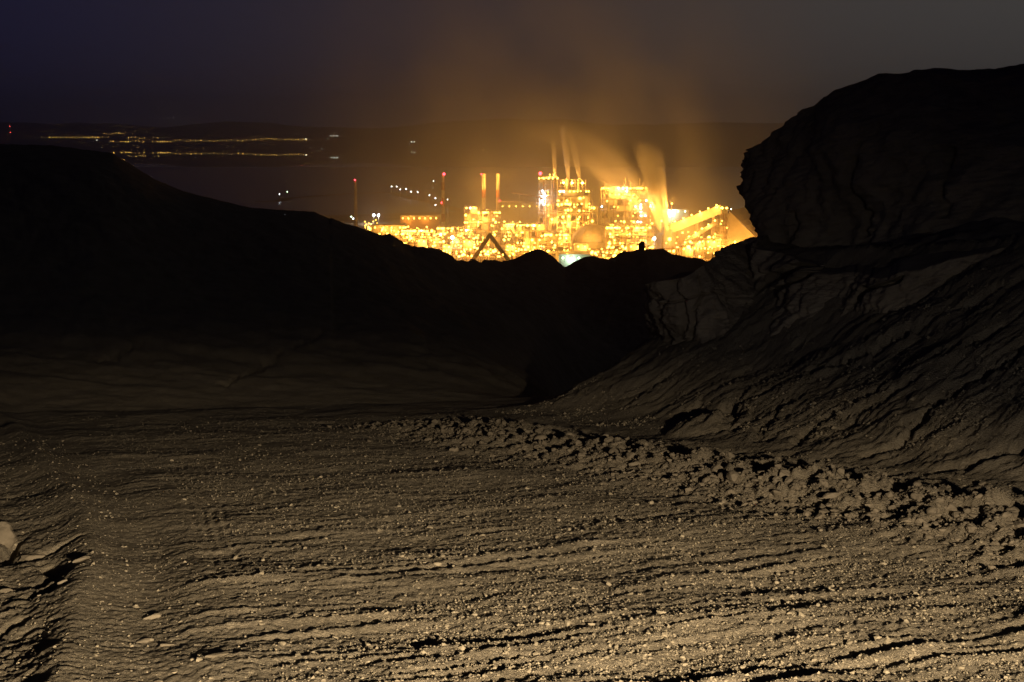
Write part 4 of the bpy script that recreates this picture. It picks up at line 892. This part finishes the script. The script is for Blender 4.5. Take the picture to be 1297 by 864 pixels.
# ------------------------------------------------------------------ steam and smoke
def plume(name, label, base, tip, D, r0, r1, dens, curve=0.0, power=1.0, nscale=.15, contrast=.35, fade=.55, kind=None, rise=.05, color=(1, 1, 1), aniso=0.0, stretch=.35):
    A, B = P(*base, D), P(*tip, D); Hh = B[2] - A[2]; lean = B[0] - A[0]
    k, nz = 14, 12; V = []
    for j in range(nz):
        z = j / (nz - 1); r = (r0 + (r1 - r0) * z ** power) * 1.04; off = lean * (z * (1 - curve) + curve * z * z)
        for i in range(k): a = 2 * math.pi * i / k; V.append((off + r * math.cos(a) / math.cos(math.pi / k), r * math.sin(a) / math.cos(math.pi / k), z * Hh))
    b = MB(); b.v = V
    for j in range(nz - 1):
        for i in range(k): i2 = (i + 1) % k; b.f.append([j * k + i, j * k + i2, (j + 1) * k + i2, (j + 1) * k + i])
    b.f.append(list(range(k))[::-1]); b.f.append([(nz - 1) * k + i for i in range(k)])
    m = bpy.data.materials.new(name); m.use_nodes = True; t = m.node_tree; t.nodes.clear(); N = t.nodes.new; L = t.links.new
    tc = N('ShaderNodeTexCoord'); sp = N('ShaderNodeSeparateXYZ'); L(tc.outputs['Object'], sp.inputs[0])
    def mt(op, a, b_=None, clamp=False):
        n = N('ShaderNodeMath'); n.operation = op; n.use_clamp = clamp
        for i, q in enumerate((a, b_)):
            if q is None: continue
            if isinstance(q, (int, float)): n.inputs[i].default_value = q
            else: L(q, n.inputs[i])
        return n.outputs[0]
    z = mt('DIVIDE', sp.outputs[2], Hh, True)
    off = mt('MULTIPLY', mt('ADD', mt('MULTIPLY', z, 1 - curve), mt('MULTIPLY', mt('MULTIPLY', z, z), curve)), lean)
    rad = mt('ADD', mt('MULTIPLY', mt('POWER', z, power), r1 - r0), r0)
    x = mt('SUBTRACT', sp.outputs[0], off); y = sp.outputs[1]
    d = mt('DIVIDE', mt('SQRT', mt('ADD', mt('MULTIPLY', x, x), mt('MULTIPLY', y, y))), rad)
    core = mt('SUBTRACT', 1.0, mt('MULTIPLY', d, d), True)
    if name == 'smoke': core = mt('MULTIPLY', core, core)
    cb = N('ShaderNodeCombineXYZ'); L(x, cb.inputs[0]); L(y, cb.inputs[1]); L(mt('MULTIPLY', sp.outputs[2], stretch), cb.inputs[2])
    ns = N('ShaderNodeTexNoise'); ns.inputs['Scale'].default_value = nscale; ns.inputs['Detail'].default_value = 5; L(cb.outputs[0], ns.inputs['Vector'])
    nz_ = mt('MULTIPLY', mt('SUBTRACT', ns.outputs['Fac'], contrast), 1 / (1.0 - contrast) * 1.6, True)
    up = mt('POWER', mt('SUBTRACT', 1.0, z, True), fade); st = mt('DIVIDE', z, rise, True)
    de = mt('MULTIPLY', mt('MULTIPLY', mt('MULTIPLY', core, nz_), mt('MULTIPLY', up, st)), dens)
    v = N('ShaderNodeVolumePrincipled'); v.inputs['Color'].default_value = (*color, 1); v.inputs['Anisotropy'].default_value = aniso; L(de, v.inputs['Density'])
    o = N('ShaderNodeOutputMaterial'); L(v.outputs[0], o.inputs['Volume'])
    m.cycles.volume_sampling = 'EQUIANGULAR' if name == 'smoke' else 'MULTIPLE_IMPORTANCE'
    ob = b.build(name, m, None, (A[0], D, A[2])); tag(ob, label, 'steam' if 'steam' in name else 'smoke')
    if kind: ob['kind'] = kind
    return ob
plume('steam_plume', 'thin steam jet leaving the tallest slim tower', (703, 227), (700.5, 176), 1126, 1.0, 2.8, 3.2, .4, .8, .35, .28, 1.15)
plume('steam_plume', 'left one of the two steam jets over the broad steel tower', (720, 231), (713, 158), 1117, .9, 4.2, 3.2, .5, .75, .35, .28, 1.2)
plume('steam_plume', 'right one of the two steam jets over the broad steel tower', (735, 232), (721, 164), 1117, .9, 4.4, 3.2, .2, .75, .35, .28, 1.2)
plume('steam_plume', 'left one of the two big steam clouds above the feed house', (836, 294), (813, 176), 1100, 1.6, 10, 1.4, .15, .75, .17, .33, 1.2)
plume('steam_plume', 'right one of the two big steam clouds above the feed house', (846, 294), (826, 182), 1102, 1.6, 10, 1.4, -.3, .75, .17, .33, 1.2)
plume('steam_plume', 'slanting steam veil drifting left from the big steam clouds', (838, 290), (690, 150), 1150, 5, 42, .15, .35, .9, .06, .36, 1.2, stretch=.7)
plume('smoke', 'broad brown smoke rising and spreading over the whole plant', (755, 345), (672, -70), 1160, 140, 270, .0078, .25, .7, .020, .41, .8, 'stuff', .04, stretch=.8)
plume('smoke', 'low smoke bank lit orange around the left half of the plant', (630, 345), (580, 70), 1180, 150, 220, .0042, .1, .7, .018, .38, 1.0, 'stuff', .04, stretch=.8)
# ------------------------------------------------------------------ the air
hb = MB().box((0, 9700, 180), (29000, 19800, 548)); hm = bpy.data.materials.new('haze'); hm.use_nodes = True; ht = hm.node_tree; ht.nodes.clear()
hv = ht.nodes.new('ShaderNodeVolumePrincipled'); hv.inputs['Color'].default_value = (.98, .98, 1.0, 1); hv.inputs['Density'].default_value = 1.15e-4; hv.inputs['Anisotropy'].default_value = .86
ho = ht.nodes.new('ShaderNodeOutputMaterial'); ht.links.new(hv.outputs[0], ho.inputs['Volume'])
hm.cycles.volume_sampling = 'EQUIANGULAR'
o = hb.build('haze', hm); o['kind'] = 'stuff'
scene.cycles.volume_step_rate = 1.0
scene.cycles.volume_max_steps = 192
print('lights', LCOUNT[0], 'tris', sum(len(o.data.loop_triangles) if False else len(o.data.polygons) for o in scene.objects if o.type == 'MESH'))
